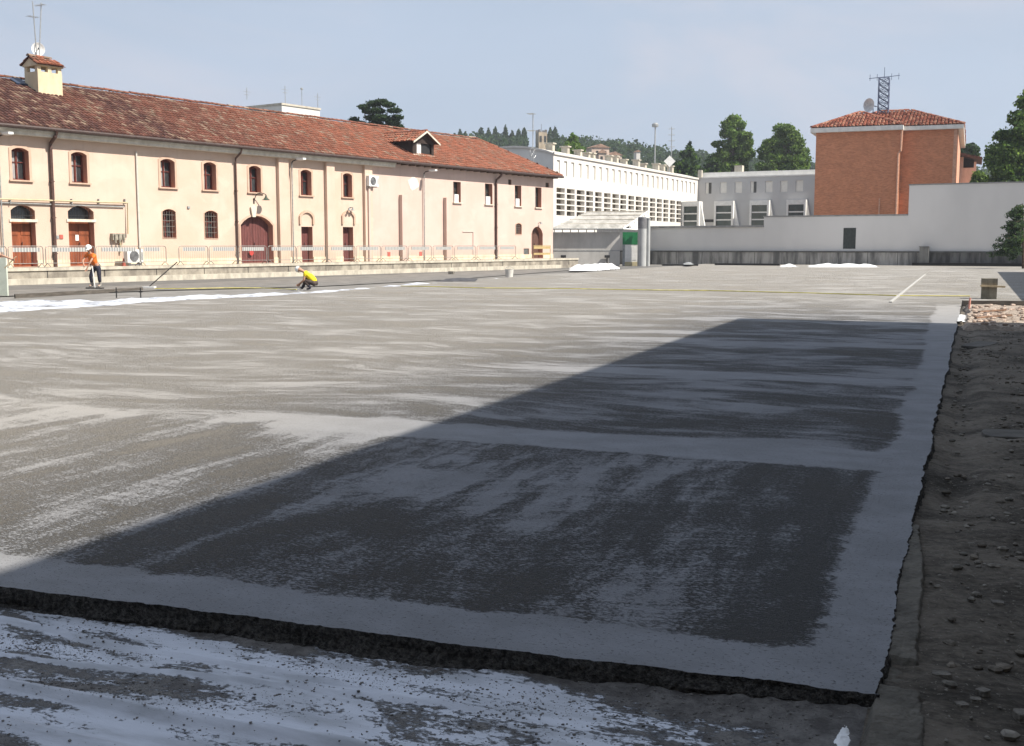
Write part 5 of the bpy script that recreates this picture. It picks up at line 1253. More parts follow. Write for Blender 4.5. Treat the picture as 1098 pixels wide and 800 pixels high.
# antennas by the chimney
def roofpt(px, py): p_ = roof_hit(px, py); return A.w(p_.x, p_.y, p_.z)
for px, lx, lb in ((40, -.12, 'left of two tall thin aerial masts rising from the chimney'), (41, .32, 'right leaning one of two tall thin aerial masts rising from the chimney')):
    s_, z_ = A.at(px, 62, cy0 + cdep + .15); t = empty('aerial_mast', A.w(s_, cy0 + cdep + .15, zr - .4), A.rot(), lb, 'aerial', 'aerial masts by the chimney')
    q = MB(); q.tube([(0, 0, 0), (lx, 0, 3.4)], .028, 6); q.build('mast', STEEL, t)
    q = MB()
    if lx < 0:
        q.tube([(-.45, 0, 2.62), (.15, 0, 2.62)], .014, 4)
        for k in range(5): q.tube([(-.4 + .12 * k, -.25, 2.62), (-.4 + .12 * k, .25, 2.62)], .008, 4)
    else:
        q.tube([(lx * .97, -.3, 3.3), (lx * .97, .5, 3.3)], .014, 4)
        for k in range(5): q.tube([(lx * .97 - .2, -.2 + .15 * k, 3.3), (lx * .97 + .2, -.2 + .15 * k, 3.3)], .008, 4)
    q.build('antenna', STEEL, t)
s_, z_ = A.at(40.5, 53, cy0 + cdep + .5); t = empty('satellite_dish', A.w(s_, cy0 + cdep + .5, z_), A.rot(), 'white satellite dish standing behind the chimney cap', 'satellite dish')
dish(t, .33, .1, WHITEP, (R(90), 0, R(-20))); q = MB(); q.tube([(0, .1, 0), (0, .1, -1.6)], .03, 6); q.build('pole', STEEL, t)
# aerials and dish on the near part of the white building
def wpt(px, py, y): s_, z_ = W_.at(px, py, y); return s_, z_
s_, z_ = wpt(571.5, 122, 3.4); t = empty('aerial_mast', W_.w(s_, 3.4, zW + .4), W_.rot(), 'tall two armed television aerial over the gable of the white building', 'aerial'); hh = z_ - zW - .4
q = MB(); q.tube([(0, 0, 0), (0, 0, hh)], .05, 6); q.build('mast', STEEL, t)
for zz, xx in ((hh - .05, -.75), (hh * .55, -.7)):
    q = MB(); q.tube([(0, 0, zz), (xx, .15, zz)], .035, 5)
    for k in range(6): q.tube([(xx * k / 5, -.35, zz), (xx * k / 5, .35, zz)], .018, 4)
    q.build('antenna', STEEL, t)
s_, z_ = A.at(571.5, 164, HW - 1.0); pr = A.w(s_, HW - 1.0, z_)
t = empty('grid_dish', pr, A.rot(), 'thin ring shaped dish aerial in front of the grey gable, on the tiled roof', 'dish antenna')
q = MB(); q.tube([(.45 * math.cos(a * math.pi / 12), 0, .45 * math.sin(a * math.pi / 12)) for a in range(25)], .02, 5)
for k in range(4): a = k * math.pi / 4; q.tube([(.45 * math.cos(a), 0, .45 * math.sin(a)), (-.45 * math.cos(a), 0, -.45 * math.sin(a))], .007, 4)
q.build('ring', STEEL, t); q = MB(); q.tube([(0, 0, .5), (0, 0, -1.6)], .03, 6); q.build('pole', STEEL, t)
# lamp pole, thin mast and white board behind the white building
for px, top, bot, Y, nm, lb in ((700.5, 136, 200, 150, 'floodlight_pole', 'tall grey pole with a round top rising behind the white building'), (718, 135, 200, 155, 'radio_mast', 'thin radio mast right of the tall pole behind the white building')):
    p = at(px, 283, Y); zt = at(px, top, Y).z; t = empty(nm, (p.x, p.y, GZ), 0, lb, 'pole' if 'flood' in nm else 'mast')
    q = MB(); q.tube([(0, 0, 0), (0, 0, zt)], [.14, .08] if 'flood' in nm else .06, 8); q.build('pole', STEEL, t)
    q = MB()
    if 'flood' in nm: q.lathe([(0, zt), (.42, zt + .1), (.45, zt + .4), (.25, zt + .6), (0, zt + .6)], n=12); 
    else:
        for k in range(4): q.tube([(-.45, 0, zt - .3 - k * .8), (.45, 0, zt - .3 - k * .8)], .04, 5)
    q.build('lamp_head' if 'flood' in nm else 'antenna', STEEL, t)
p = at(718, 173, 140); q = MB(); 
o = q if False else None
q.box(-.5, .5, -.05, .05, -.5, .5); o = q.build('diamond_board', WHITEP, None, loc=p); o.rotation_euler = (0, R(45), 0)
bt = empty('diamond_sign', (p.x, p.y, zW), 0, 'white diamond shaped board on a post over the far end of the white building roof', 'sign'); o.parent = bt; o.location = (0, 0, p.z - zW); q = MB(); q.tube([(0, .08, -1.5), (0, .08, p.z - zW)], .06, 6); q.build('post', STEEL, bt)
print('buildings done')

# ================================================================== hill, woods, villa, tower
HP = [(-500, 172), (200, 170), (440, 163), (480, 158), (520, 155), (560, 155), (600, 159), (640, 161), (700, 169), (760, 177), (860, 186), (1098, 196), (1600, 210)]
bm = bmesh.new(); grid = []
def hz(px):
    for (a, b), (c, d) in zip(HP, HP[1:]):
        if a <= px <= c: return b + (d - b) * (px - a) / (c - a)
    return 190
cols_ = list(range(-500, 1601, 25))
for px in cols_:
    row = []
    for Y, f in ((230, 0), (280, .22), (330, .5), (380, .8), (430, 1.0), (520, .9), (700, .4)):
        p = at(px, 283, Y); zt = at(px, hz(px), 430).z; row.append(bm.verts.new((p.x, p.y, GZ - .5 + (zt - GZ) * f)))
    grid.append(row)
for i in range(len(grid) - 1):
    for j in range(6): bm.faces.new((grid[i][j], grid[i + 1][j], grid[i + 1][j + 1], grid[i][j + 1]))
me = bpy.data.meshes.new('hill'); bm.to_mesh(me); bm.free(); me.materials.append(mat('hill_grass', (.06, .085, .035), .95, .4, .05)); hill = bpy.data.objects.new('hill', me); col.objects.link(hill); tag(hill, kind='structure')
def hill_z(px, Y):
    zt = at(px, hz(px), 430).z; ks = ((230, 0), (280, .22), (330, .5), (380, .8), (430, 1.0), (520, .9), (700, .4))
    for (a, f), (b, g) in zip(ks, ks[1:]):
        if a <= Y <= b: return GZ + (zt - GZ) * (f + (g - f) * (Y - a) / (b - a))
    return 0
random.seed(91); mb = MB()
for _ in range(900):
    px = random.uniform(440, 1200); Y = random.choice([random.uniform(240, 430), random.uniform(400, 440)]); p = at(px, 283, Y); z = hill_z(px, Y); r = random.uniform(1.8, 3.4)
    if abs(px - 580) < 9 and Y < 432: continue
    leaves(mb, [((p.x, p.y, z + r * .7), (r, r, r * .9)), ((p.x + r * .5, p.y, z + r * 1.1), (r * .6, r * .6, r * .6))], 60, 1.1, DARK + [(.03, .055, .028)], shell=.7)
o = mb.build('hill_woods', LEAF); tag(o, 'dark green woods covering the low hill on the horizon', 'woods', kind='stuff')
def cypress(px, top, base, Y, wpx, label, group, seed, cols=DARK, conif=False):
    random.seed(seed); p = at(px, 283, Y); zt = at(px, top, Y).z; zb_ = at(px, base, Y).z; w = wpx * Y / 1208 / 2; H_ = zt - zb_
    t = empty('cypress' if not conif else 'conifer', (p.x, p.y, zb_), 0, label, 'tree', group)
    mb = MB(); bl = []
    for k in range(9):
        f = k / 8; ww = w * (1 - f ** 2.2) ** .7 * (.85 + .2 * noise.noise(Vector((f * 4, seed, 0)))) + .22
        if conif: ww = w * (1 - f) ** .8 + .2
        for j in range(1 if not conif else 3):
            a = random.uniform(0, 6.28); rr = ww * .45 if conif else 0
            bl.append(((rr * math.cos(a), rr * math.sin(a), H_ * (.08 + .86 * f)), (ww * (.7 if conif else 1), ww * (.7 if conif else 1), H_ * (.09 if conif else .13))))
    leaves(mb, bl, 1500 if not conif else 2600, .9 if not conif else .55, cols, shell=.45); mb.build('crown', LEAF, t)
    q = MB(); q.tube([(0, 0, -1.5), (0, 0, H_ * .5), (0, 0, H_ * .95)], [w * .15 + .1, w * .08 + .05, .03], 6); q.build('trunk', BARK, t)
cyp = [(494, 140, 152, 4), (499.5, 142, 152, 5), (516, 137, 153, 7), (524, 139, 153, 6), (531.5, 136.5, 153, 6), (542, 135.5, 153, 4.5), (549, 141, 153, 6), (556, 139, 153, 6), (562, 137.5, 153, 6), (589.5, 138, 154, 6), (594.5, 137, 154, 5.5), (602, 148, 158, 7)]
wd = ['leftmost tiny cypress on the ridge', 'tiny cypress second from left on the ridge', 'broad cypress at the left of the dense row', 'cypress second in the dense row', 'cypress third in the dense row with a pointed tip', 'slim solitary cypress in the gap', 'cypress left of the aerial, lowest of three', 'cypress left of the aerial, middle of three', 'cypress left of the aerial, nearest to it', 'cypress right beside the church tower', 'cypress second to the right of the church tower', 'low rounded cypress sloping down right of the tower']
for i, c in enumerate(cyp): cypress(c[0], c[1], c[2] + 9, 425, c[3] * 1.4, wd[i] + ' on the far hill' if 'ridge' not in wd[i] else wd[i] + ' of the far hill', 'cypresses on the far hill', 100 + i)
cypress(613, 144, 166, 170, 24, 'bright green pointed conifer behind the white building roof vents', 'conifers', 130, GREEN, True)
cypress(737, 152, 200, 165, 44, 'wide green conifer behind the far end of the white building', 'conifers', 131, GREEN[:1] + DARK, True)
# church tower
p = at(580, 283, 420); zt = at(580, 135, 420).z; zb_ = hill_z(580, 420); w = 1.65
t = empty('church_tower', (p.x, p.y, zb_ - 1), R(20), 'square stone bell tower with a pointed top among the cypresses on the hill', 'tower')
q = MB(); q.box(-w, w, -w, w, 0, zt - zb_ - 1.5); q.build('wall', stained('tower_stone', (.42, .34, .25), (.28, .22, .16), .6), t)
q = MB(); q.add([(-w, -w, zt - zb_ - 1.5), (w, -w, zt - zb_ - 1.5), (w, w, zt - zb_ - 1.5), (-w, w, zt - zb_ - 1.5), (0, 0, zt - zb_ - .9)], [(0, 1, 4), (1, 2, 4), (2, 3, 4), (3, 0, 4)]); q.tube([(0, 0, zt - zb_ - 1), (0, 0, zt - zb_ + 1.6)], .09, 5); [q.box(cx_ - .35, cx_ + .35, cy_ - .35, cy_ + .35, zt - zb_ - 1.49, zt - zb_ - .5) for cx_ in (-w + .36, w - .36) for cy_ in (-w + .36, w - .36)]; q.build('roof', mat('tower_roof', (.15, .13, .12)), t)
for sx in (-1, 1):
    q = MB(); q.box(sx * .9 - .4, sx * .9 + .4, -w - .1, -w - .01, zt - zb_ - 5, zt - zb_ - 2.8); q.build('belfry_opening', BLACK, t)
# villa
p = at(648, 283, 330); zb_ = at(648, 178, 330).z
t = empty('villa', (p.x, p.y, zb_), R(15), 'pinkish villa with several roofs half hidden on the hillside', 'house'); PK = stained('villa_plaster', (.58, .45, .37), (.45, .34, .28), .6); RT = mat('villa_tiles', (.35, .22, .16), .9, .3, 1)
for i, (x0, x1, y0, z0, z1) in enumerate(((-4.2, 1.2, 0, 0, 5.2), (1.2, 5.5, 1, 0, 3.2), (-2.2, 0, -.5, 0, 3.6))):
    q = MB(); q.box(x0, x1, y0, 7, z0, z1); wv = q.build('wall', PK, t)
    q = MB(); xm_ = (x0 + x1) / 2; q.prism([(x0 - .4, z1), (x1 + .4, z1), (xm_, z1 + 1.1)], y0 - .3, 7.3); q.build('roof', RT, t)
    for k in range(2 if i < 2 else 1): q = MB(); x = x0 + (x1 - x0) * (.25 + .45 * k); q.box(x, x + .7, y0 - .08, y0 - .004, z1 - 2.0, z1 - .9); q.build('window', BLACK, t)
p = at(683, 283, 340); zb_ = at(683, 171, 340).z; t = empty('small_house', (p.x, p.y, zb_), R(10), 'tiny white house among the woods right of the villa', 'house')
q = MB(); q.box(-.6, .6, 0, 3, -2, 2.2); q.build('wall', WH, t); q = MB(); q.prism([(-.8, 2.2), (.8, 2.2), (0, 2.8)], -.2, 3.2); q.build('roof', RT, t)
# long pale roofed building just visible above the tiled ridge at left of the cypresses
p = at(484, 283, 140); t = empty('low_pale_building', (p.x, p.y, GZ), R(8), 'top of a pale flat building peeping over the tiled ridge beside the dormer', 'building')
zt = at(484, 147, 140).z; q = MB(); q.box(-2.6, 3.0, 0, 5, 0, zt); q.build('wall', stained('block_white', (.62, .61, .58), (.56, .55, .52)), t)
q = MB(); q.box(-2.7, 3.1, -.1, 5.1, zt + .003, zt + .25); q.build('parapet', CONCL, t)

# ================================================================== trees
def tree(name, px, top, base_px_y, Y, label, blobs, n, size, cols, seed, group=None, limbs=6, shell=.5):
    """blobs given in photo pixels (x, y, rx, ry) at distance Y"""
    random.seed(seed); p = at(px, 283, Y); t = empty(name, (p.x, p.y, GZ), random.uniform(0, 6), label, 'tree', group); t.rotation_euler = (0, 0, 0)
    bl = []; k = Y / 1208
    for (bx, by, rx, ry) in blobs:
        c = at(bx, by, Y); d = random.uniform(-1, 1) * rx * k * .8
        bl.append(((c.x - p.x, d, c.z - GZ), (rx * k, rx * k * 1.0, ry * k)))
    mb = MB(); leaves(mb, bl, n, size, cols, shell=shell); mb.build('crown', LEAF, t)
    q = MB(); zt = max(b[0][2] for b in bl); H_ = zt * .9
    tr = [(0, 0, -.3), (.1, 0, H_ * .3), (-.1, .1, H_ * .6), (0, 0, H_)]; q.tube(tr, [H_ * .03, H_ * .022, H_ * .014, .03], 9)
    for b in bl: s_ = random.uniform(.25, .6); q.tube([(0, 0, H_ * s_), (b[0][0] * .5, b[0][1] * .5, (H_ * s_ + b[0][2]) / 2 + .3), b[0]], [.14, .09, .03], 6)
    q.build('trunk', BARK, t)
    return t
def mkblobs(x0, x1, y0, y1, n, seed, r=(.16, .26), prof=None):
    """small leaf clumps whose outer edge follows a half width profile prof(f), f = 0 at the top"""
    random.seed(seed); w = x1 - x0; h = y1 - y0; xm = (x0 + x1) / 2; out = []
    for i in range(n):
        f = (i + random.random()) / n; hw = (prof(f) if prof else math.sin(math.pi * min(.98, max(.04, f))) ** .6) * w * .5
        hw *= 1 + .18 * noise.noise(Vector((f * 6, seed, 0)))
        rr = random.uniform(*r) * w * .5
        for k in range(1 + int(hw * 2 / (rr * 1.5))):
            fx = random.uniform(-1, 1); out.append((xm + fx * max(0, hw - rr * .8), y0 + rr * .6 + (h - rr) * f, rr * random.uniform(.8, 1.5), rr * random.uniform(.6, 1.1)))
    return out
tree('broadleaf_tree', 787, 126, 200, 170, 'tall leafy tree behind the grey wing, left of two', mkblobs(767, 808, 125, 190, 15, 1, (.14, .30), lambda f: .42 + .58 * min(1, f * 2.6) - (.25 if f > .75 else 0)), 22000, .30, GREEN, 11, 'leafy trees behind the grey wing')
tree('broadleaf_tree', 841, 133, 200, 168, 'broad leafy tree behind the grey wing, right beside the brick building', mkblobs(811, 869, 132, 190, 16, 2, (.11, .24), lambda f: .30 + .70 * min(1, f * 2.0)), 26000, .30, GREEN, 12, 'leafy trees behind the grey wing')
tree('low_tree', 762, 172, 200, 175, 'low dark green tree between the conifer and the left leafy tree', mkblobs(745, 785, 167, 195, 6, 3, (.25, .4)), 4000, .4, DARK + GREEN[:1], 13)
big = tree('big_tree', 1094, 100, 200, 100, 'large dense dark green tree at the right edge of the photo', mkblobs(1054, 1160, 98, 215, 18, 4, (.12, .2), lambda f: .25 + .75 * min(1, f * 1.35) ** .8), 52000, .25, GREEN + DARK[:1], 14, shell=.45)
tree('pine', 1036, 155, 200, 150, 'round topped dark pine just behind the small house', [(1037, 161, 9, 6), (1031, 163, 6, 5), (1042, 166, 6, 5)], 2500, .4, DARK, 15)
# young tree tuft over the wall beside the big tree
tree('young_tree', 1052, 188, 200, 105, 'bright green young tree showing over the wall under the big tree', [(1049, 190, 6, 6), (1054, 193, 5, 5), (1045, 195, 4, 3)], 1600, .28, GREEN[1:], 16)
# dark pine with flat layered boughs behind the long roof
ppx = [(381, 128, 6, 3), (386, 132, 7, 3), (389, 115, 7, 3.2), (395, 119, 7, 3), (400, 111, 9, 3.5), (410, 109, 9, 3.2), (417, 113, 8, 3), (422, 119, 8, 3), (405, 119, 10, 3.5), (398, 126, 9, 3.5), (411, 127, 11, 4), (421, 131, 9, 4), (425, 126, 7, 3), (403, 133, 9, 4), (426, 136, 7, 4), (415, 137, 9, 4), (392, 136, 6, 2)]
tree('umbrella_pine', 405, 105, 200, 120, 'dark pine with flat layered boughs rising behind the long tiled roof', [(a + ((i * 7) % 5 - 2) * .8, b, c * .9, d * .9) for i, (a, b, c, d) in enumerate(ppx)], 19000, .19, DARK, 17, shell=.15)
# bare leaning conifer boughs in front of the far wall at right
random.seed(77); Yc = 80; p = at(1096, 283, Yc); t = empty('thin_conifer', (p.x + .1, p.y, 0), 0, 'thin straggly conifer leaning in front of the far wall at the right edge', 'tree')
q = MB(); mb = MB(); q.tube([(0, 0, -.1), (-.1, 0, 2), (-.3, 0, 4.6)], [.11, .07, .02], 7)
for k in range(46):
    z0_ = random.uniform(1.2, 4.5); L_ = random.uniform(.7, 2.1) * (1.25 - z0_ / 6); a = random.uniform(-.9, .9) + math.pi; dx, dy = math.cos(a) * L_, math.sin(a) * L_
    e = (dx - .2, dy, z0_ + random.uniform(-.5, .3)); q.tube([(-.15, 0, z0_), e], [.03, .01], 5)
    for m_i in range(7):
        f = (m_i + 2) / 8; leaves(mb, [((-.15 + (e[0] + .15) * f, e[1] * f, z0_ + (e[2] - z0_) * f - .04 - random.uniform(0, .25)), (.26, .26, .2))], 22, .13, DARK, shell=.1)
q.build('trunk', BARK, t); mb.build('foliage', LEAF, t)
print('trees done')

# ================================================================== people
def skin(name, pts, edges, m, parent, sub=1, root=0):
    me = bpy.data.meshes.new(name); me.from_pydata([p[0] for p in pts], edges, []); o = bpy.data.objects.new(name, me); col.objects.link(o)
    md = o.modifiers.new('s', 'SKIN'); md.use_smooth_shade = True
    for i, p in enumerate(pts):
        r = p[1]; rr = r if isinstance(r, tuple) else (r, r); me.skin_vertices[0].data[i].radius = rr; me.skin_vertices[0].data[i].use_root = (i == root)
    if sub: sm = o.modifiers.new('b', 'SUBSURF'); sm.levels = sub; sm.render_levels = sub
    dg = bpy.context.evaluated_depsgraph_get(); ev = o.evaluated_get(dg); nm = bpy.data.meshes.new_from_object(ev); nm.name = name
    bpy.data.objects.remove(o); bpy.data.meshes.remove(me)
    nm.materials.clear(); nm.materials.append(m); o = bpy.data.objects.new(name, nm); col.objects.link(o); o.parent = parent
    return o
SKINM = mat('skin_tone', (.45, .26, .18), .6, .1, 8)
def person(loc, rz, J, shirt, trousers, hat, label, boots, sleeves=.55, scale=1):
    """J: pelvis, chest, neck, head, shL/R, elL/R, haL/R, hipL/R, knL/R, anL/R, toL/R"""
    t = empty('person', loc, rz, label, 'person'); V = {k: Vector(v) for k, v in J.items()}
    pts = [(V['pelvis'], (.13, .10)), (V['pelvis'].lerp(V['chest'], .5), (.125, .10)), (V['chest'], (.15, .11)), (V['neck'], (.055, .055)), (V['head'].lerp(V['neck'], .35), (.065, .07)), (V['head'], (.085, .10)), (V['head'] + (V['head'] - V['neck']).normalized() * .09, (.06, .07))]
    ed = [(0, 1), (1, 2), (2, 3), (3, 4), (4, 5), (5, 6)]
    for sd_ in 'LR':
        k = len(pts); el, ha = V['el' + sd_], V['ha' + sd_]
        pts += [(V['sh' + sd_], .055), (el, .042), (el.lerp(ha, .85), .028), (ha, (.035, .022))]; ed += [(2, k), (k, k + 1), (k + 1, k + 2), (k + 2, k + 3)]
        d = (ha - el).normalized(); sdv = d.cross(Vector((0, 1, .3))).normalized(); nrm = d.cross(sdv)
        for fi, (off, ln) in enumerate(((-.03, .07), (-.01, .08), (.01, .075), (.03, .06))):
            a = len(pts); b0 = ha + d * .03 + sdv * off; pts += [(b0, .010), (b0 + d * ln * .55 + nrm * .012, .009), (b0 + d * ln * .85 + nrm * .035, .008)]; ed += [(k + 3, a), (a, a + 1), (a + 1, a + 2)]
        a = len(pts); pts += [(ha + sdv * .035, .011), (ha + sdv * .055 + d * .045 + nrm * .02, .010)]; ed += [(k + 3, a), (a, a + 1)]
        k = len(pts); pts += [(V['hip' + sd_], .085), (V['kn' + sd_], .055), (V['an' + sd_], .04), (V['to' + sd_], (.04, .025))]; ed += [(0, k), (k, k + 1), (k + 1, k + 2), (k + 2, k + 3)]
    skin('body', pts, ed, SKINM, t)
    pl, ch, nk = V['pelvis'], V['chest'], V['neck']
    pts = [(pl.lerp(ch, -.02), (.185, .145)), (pl.lerp(ch, .55), (.17, .14)), (ch, (.185, .15)), (ch.lerp(nk, .75), (.09, .085))]; ed = [(0, 1), (1, 2), (2, 3)]
    for sd_ in 'LR': k = len(pts); pts += [(V['sh' + sd_], .08), (V['sh' + sd_].lerp(V['el' + sd_], sleeves), .07)]; ed += [(2, k), (k, k + 1)]
    skin('shirt', pts, ed, shirt, t)
    pts = [(pl.lerp(ch, .2), (.15, .12)), (pl, (.17, .14))]; ed = [(0, 1)]
    for sd_ in 'LR': k = len(pts); pts += [(V['hip' + sd_], .115), (V['kn' + sd_], .082), (V['kn' + sd_].lerp(V['an' + sd_], .8), .068)]; ed += [(1, k), (k, k + 1), (k + 1, k + 2)]
    skin('trousers', pts, ed, trousers, t)
    for sd_ in 'LR':
        an, to = V['an' + sd_], V['to' + sd_]; kn = V['kn' + sd_]
        skin('boot', [(an.lerp(kn, .45), .068), (an, .062), (an.lerp(to, .4) - Vector((0, 0, .02)), (.055, .045)), (to, (.05, .035))], [(0, 1), (1, 2), (2, 3)], boots, t)
    hd = (V['head'] - V['neck']).normalized(); q = MB()
    q.lathe([(.135, -.005), (.128, 0), (.122, .04), (.10, .09), (.055, .125), (0.001, .135)], n=16); q.lathe([(.001, -.001), (.12, -.001)], n=16)
    fw = Vector(J.get('face', (0, -1, 0))); q.box(-.07, .07, -.2, -.1, -.004, .012)
    o = q.build('helmet' if hat[1] == 'helmet' else 'cap', hat[0], t, smooth=True); o.location = V['head'] + hd * .055
    qt = hd.to_track_quat('Z', 'Y'); az = math.atan2(fw.x, -fw.y); o.rotation_euler = (qt @ Quaternion((0, 0, 1), az)).to_euler()
    # face: nose, eyes, mouth as one small mesh each
    f = (fw - hd * fw.dot(hd)).normalized(); sdv = hd.cross(f).normalized(); c = V['head']; q = MB()
    q.tube([c + f * .095 + hd * .015, c + f * .122 - hd * .02, c + f * .10 - hd * .03], [.008, .016, .012], 6); q.build('nose', SKINM, t)
    for sg in (-1, 1):
        q = MB(); e = c + f * .092 + sdv * .032 * sg + hd * .012; q.tube([e - sdv * .013, e + sdv * .013], .009, 6); q.build('eye', BLACK, t)
        q = MB(); e = c + sdv * .092 * sg; q.tube([e + hd * .025, e + f * -.008, e - hd * .03], [.01, .02, .01], 6); q.build('ear', SKINM, t)
    q = MB(); q.tube([c + f * .092 - hd * .055 - sdv * .022, c + f * .097 - hd * .057, c + f * .092 - hd * .055 + sdv * .022], .006, 5); q.build('mouth', mat('lips', (.3, .12, .1)), t)
    return t
ORANGE = mat('orange_cloth', (.82, .20, .035), .8, .15, 8); YELLOW = mat('yellow_cloth', (.85, .66, .02), .8, .12, 8)
NAVY = mat('dark_trousers', (.035, .035, .055), .85, .3, 6); JEANS = mat('pale_blue_jeans', (.20, .28, .42), .85, .3, 6); BOOTG = mat('dusty_boots', (.34, .32, .29), .85, .3, 8); BROWNT = mat('brown_trousers', (.10, .075, .065), .85, .3, 6)
pg_ = G(101.5, 308.0, GZ + .03)
person(pg_, R(-14), dict(pelvis=(.08, .05, .86), chest=(-.02, -.14, 1.25), neck=(.0, -.26, 1.44), head=(.02, -.33, 1.57), face=(0, -1, -.5),
    shL=(-.20, -.16, 1.34), shR=(.19, -.2, 1.32), elL=(-.26, -.36, 1.08), elR=(.14, -.42, 1.05), haL=(-.09, -.52, .86), haR=(.0, -.50, .74),
    hipL=(-.03, .05, .80), hipR=(.19, .05, .80), knL=(-.14, -.04, .46), knR=(.25, -.02, .46), anL=(-.15, .06, .09), anR=(.24, .04, .09), toL=(-.17, -.12, .045), toR=(.26, -.14, .045)),
    ORANGE, NAVY, (WHITEP, 'helmet'), 'person in orange shirt and white helmet, stooping over a float on the wet concrete', BOOTG)
# his float
p = G(101.8, 309.6, GZ + .03); t = empty('long_float', p, R(-14), 'dark flat float with a pale handle held by the standing orange worker', 'float')
q = MB(); q.box(-.36, .36, -.09, .09, .005, .05); q.build('blade', BLACK, t); q = MB(); q.tube([(.0, 0, .05), (-.02, -.03, .5), (-.05, -.05, .9)], .02, 6); q.build('handle', WHITEP, t)
pc = G(331, 311, GZ + .03)
person(pc, R(-10), dict(pelvis=(.30, .0, .27), chest=(.02, -.02, .60), neck=(-.20, -.03, .73), head=(-.33, -.05, .78), face=(-1, -.3, -.8),
    shL=(-.06, -.21, .64), shR=(-.06, .17, .64), elL=(-.10, -.24, .38), elR=(-.2, .22, .42), haL=(-.34, -.2, .22), haR=(-.42, .1, .2),
    hipL=(.27, -.10, .25), hipR=(.27, .10, .25), knL=(-.12, -.17, .40), knR=(-.16, .18, .42), anL=(.13, -.14, .09), anR=(-.30, .16, .09), toL=(-.04, -.15, .045), toR=(-.44, .16, .045)),
    YELLOW, BROWNT, (WHITEP, 'cap'), 'person in a yellow shirt and white cap squatting beside the white membrane strip', NAVY)
q = MB(); q.box(-.16, .16, -.06, .06, .0, .012); q.tube([(0, 0, .012), (0, 0, .07), (.1, 0, .1)], .014, 6); tag(q.build('trowel', STEEL, None, loc=G(320, 312, GZ + .03) + Vector((0, 0, .0))), 'small steel trowel on the ground in front of the squatting yellow worker', 'trowel')
pl_ = G(-12, 320, GZ)
person(pl_, R(0), dict(pelvis=(-.05, .1, .88), chest=(-.02, .05, 1.26), neck=(.0, .02, 1.46), head=(.03, .0, 1.62), face=(.8, -.5, -.2),
    shL=(-.2, .08, 1.36), shR=(.2, .02, 1.36), elL=(-.2, -.15, 1.12), elR=(.56, -.12, 1.42), haL=(.1, -.35, 1.1), haR=(.96, -.22, 1.28),
    hipL=(-.15, .1, .82), hipR=(.08, .08, .82), knL=(-.18, .0, .48), knR=(.36, -.38, .52), anL=(-.2, .1, .09), anR=(.44, -.42, .09), toL=(-.2, -.08, .045), toR=(.58, -.5, .045)),
    ORANGE, JEANS, (WHITEP, 'helmet'), 'person in orange shirt and pale jeans reaching out at the left edge', BOOTG, .9)
t = empty('hammer', pl_ + Vector((.94, -.2, 1.2)), 0, 'pale wooden stick held out by the worker at the left edge of the photo', 'tool')
q = MB(); q.tube([(-.28, 0, -.2), (.12, 0, .18)], .018, 6); q.build('shaft', mat('pale_wood', (.60, .47, .30), .7, .2, 6), t)
p0 = G(5, 318, GZ); q = MB(); q.box(-.17, .13, -.04, .04, 0, 1.32); o = q.build('pale_board', mat('pale_green_board', (.55, .60, .52), .7, .1, 3), None, loc=p0, rz=R(-5)); tag(o, 'pale green upright board standing at the left edge beside the reaching worker', 'board')
# tools and formwork
WOODP = mat('pale_wood', (.60, .47, .30)); WOODD = mat('grey_timber', (.13, .115, .10), .9, .3, 6, stretch=(.4, 4, 4))
def beam(name, a, b, w, h, m, label, cat, z=None, group=None):
    a = Vector(a); b = Vector(b); d = b - a; q = MB(); L_ = d.length; q.box(0, L_, -w / 2, w / 2, 0, h)
    for e in (0.0,): pass
    o = q.build(name, m, None, loc=a, rz=math.atan2(d.y, d.x)); return tag(o, label, cat, group)
beam('formwork_board', G(16, 320, GZ), G(153, 312, GZ), .05, .14, WOODD, 'long dark straightedge board lying between the white membrane and the wet concrete', 'board')
p = G(160, 309.5, GZ); t = empty('bull_float', p, R(-10), 'bull float with white blade and long dark handle leaning up to the right', 'float')
q = MB(); q.box(-.26, .26, -.1, .1, .02, .09); q.build('blade', WHITEP, t); q = MB(); e = G(190, 280, GZ); e2 = at(190, 281, p.y + .6); q.tube([(0, 0, .08), tuple(Matrix.Rotation(R(10), 3, 'Z') @ (e2 - p))], .022, 6); q.build('handle', BLACK, t)
for px, lb in ((125, 'left'), (151, 'right')):
    q = MB(); q.tube([(0, 0, 0), (0, 0, .35)], .02, 6); q.tube([(-.06, 0, .2), (.06, 0, .2)], .015, 5); tag(q.build('steel_stake', BLACK, None, loc=G(px, 319.5, GZ)), 'short steel stake holding the straightedge board, %s of the two' % lb, 'stake')
# yellow hoses / line on the ground
def hose(name, pts, r, m, label):
    q = MB(); P_ = [G(a, b, z) + Vector((0, 0, r)) for a, b, z in pts]; q.tube(P_, r, 6); return tag(q.build(name, m), label, 'hose')
YH = mat('yellow_hose', (.62, .55, .16), .6, .2, 3)
hose('yellow_hose', [(430, 307, 0), (470, 308, 0), (520, 309.3, 0), (580, 309.6, 0), (640, 310.5, 0), (700, 311.5, 0), (760, 312, 0), (820, 313.5, 0), (880, 315, 0), (960, 317.5, 0), (1040, 318, 0)], .018, YH, 'thin yellow hose stretched across the far part of the sunlit slab')
hose('cord', [(166, 310, GZ + .04), (200, 310, GZ + .04), (240, 309.3, GZ + .04), (280, 309.3, GZ + .04), (318, 311, GZ + .04)], .02, YH, 'thin yellow cord between the bull float and the squatting worker')
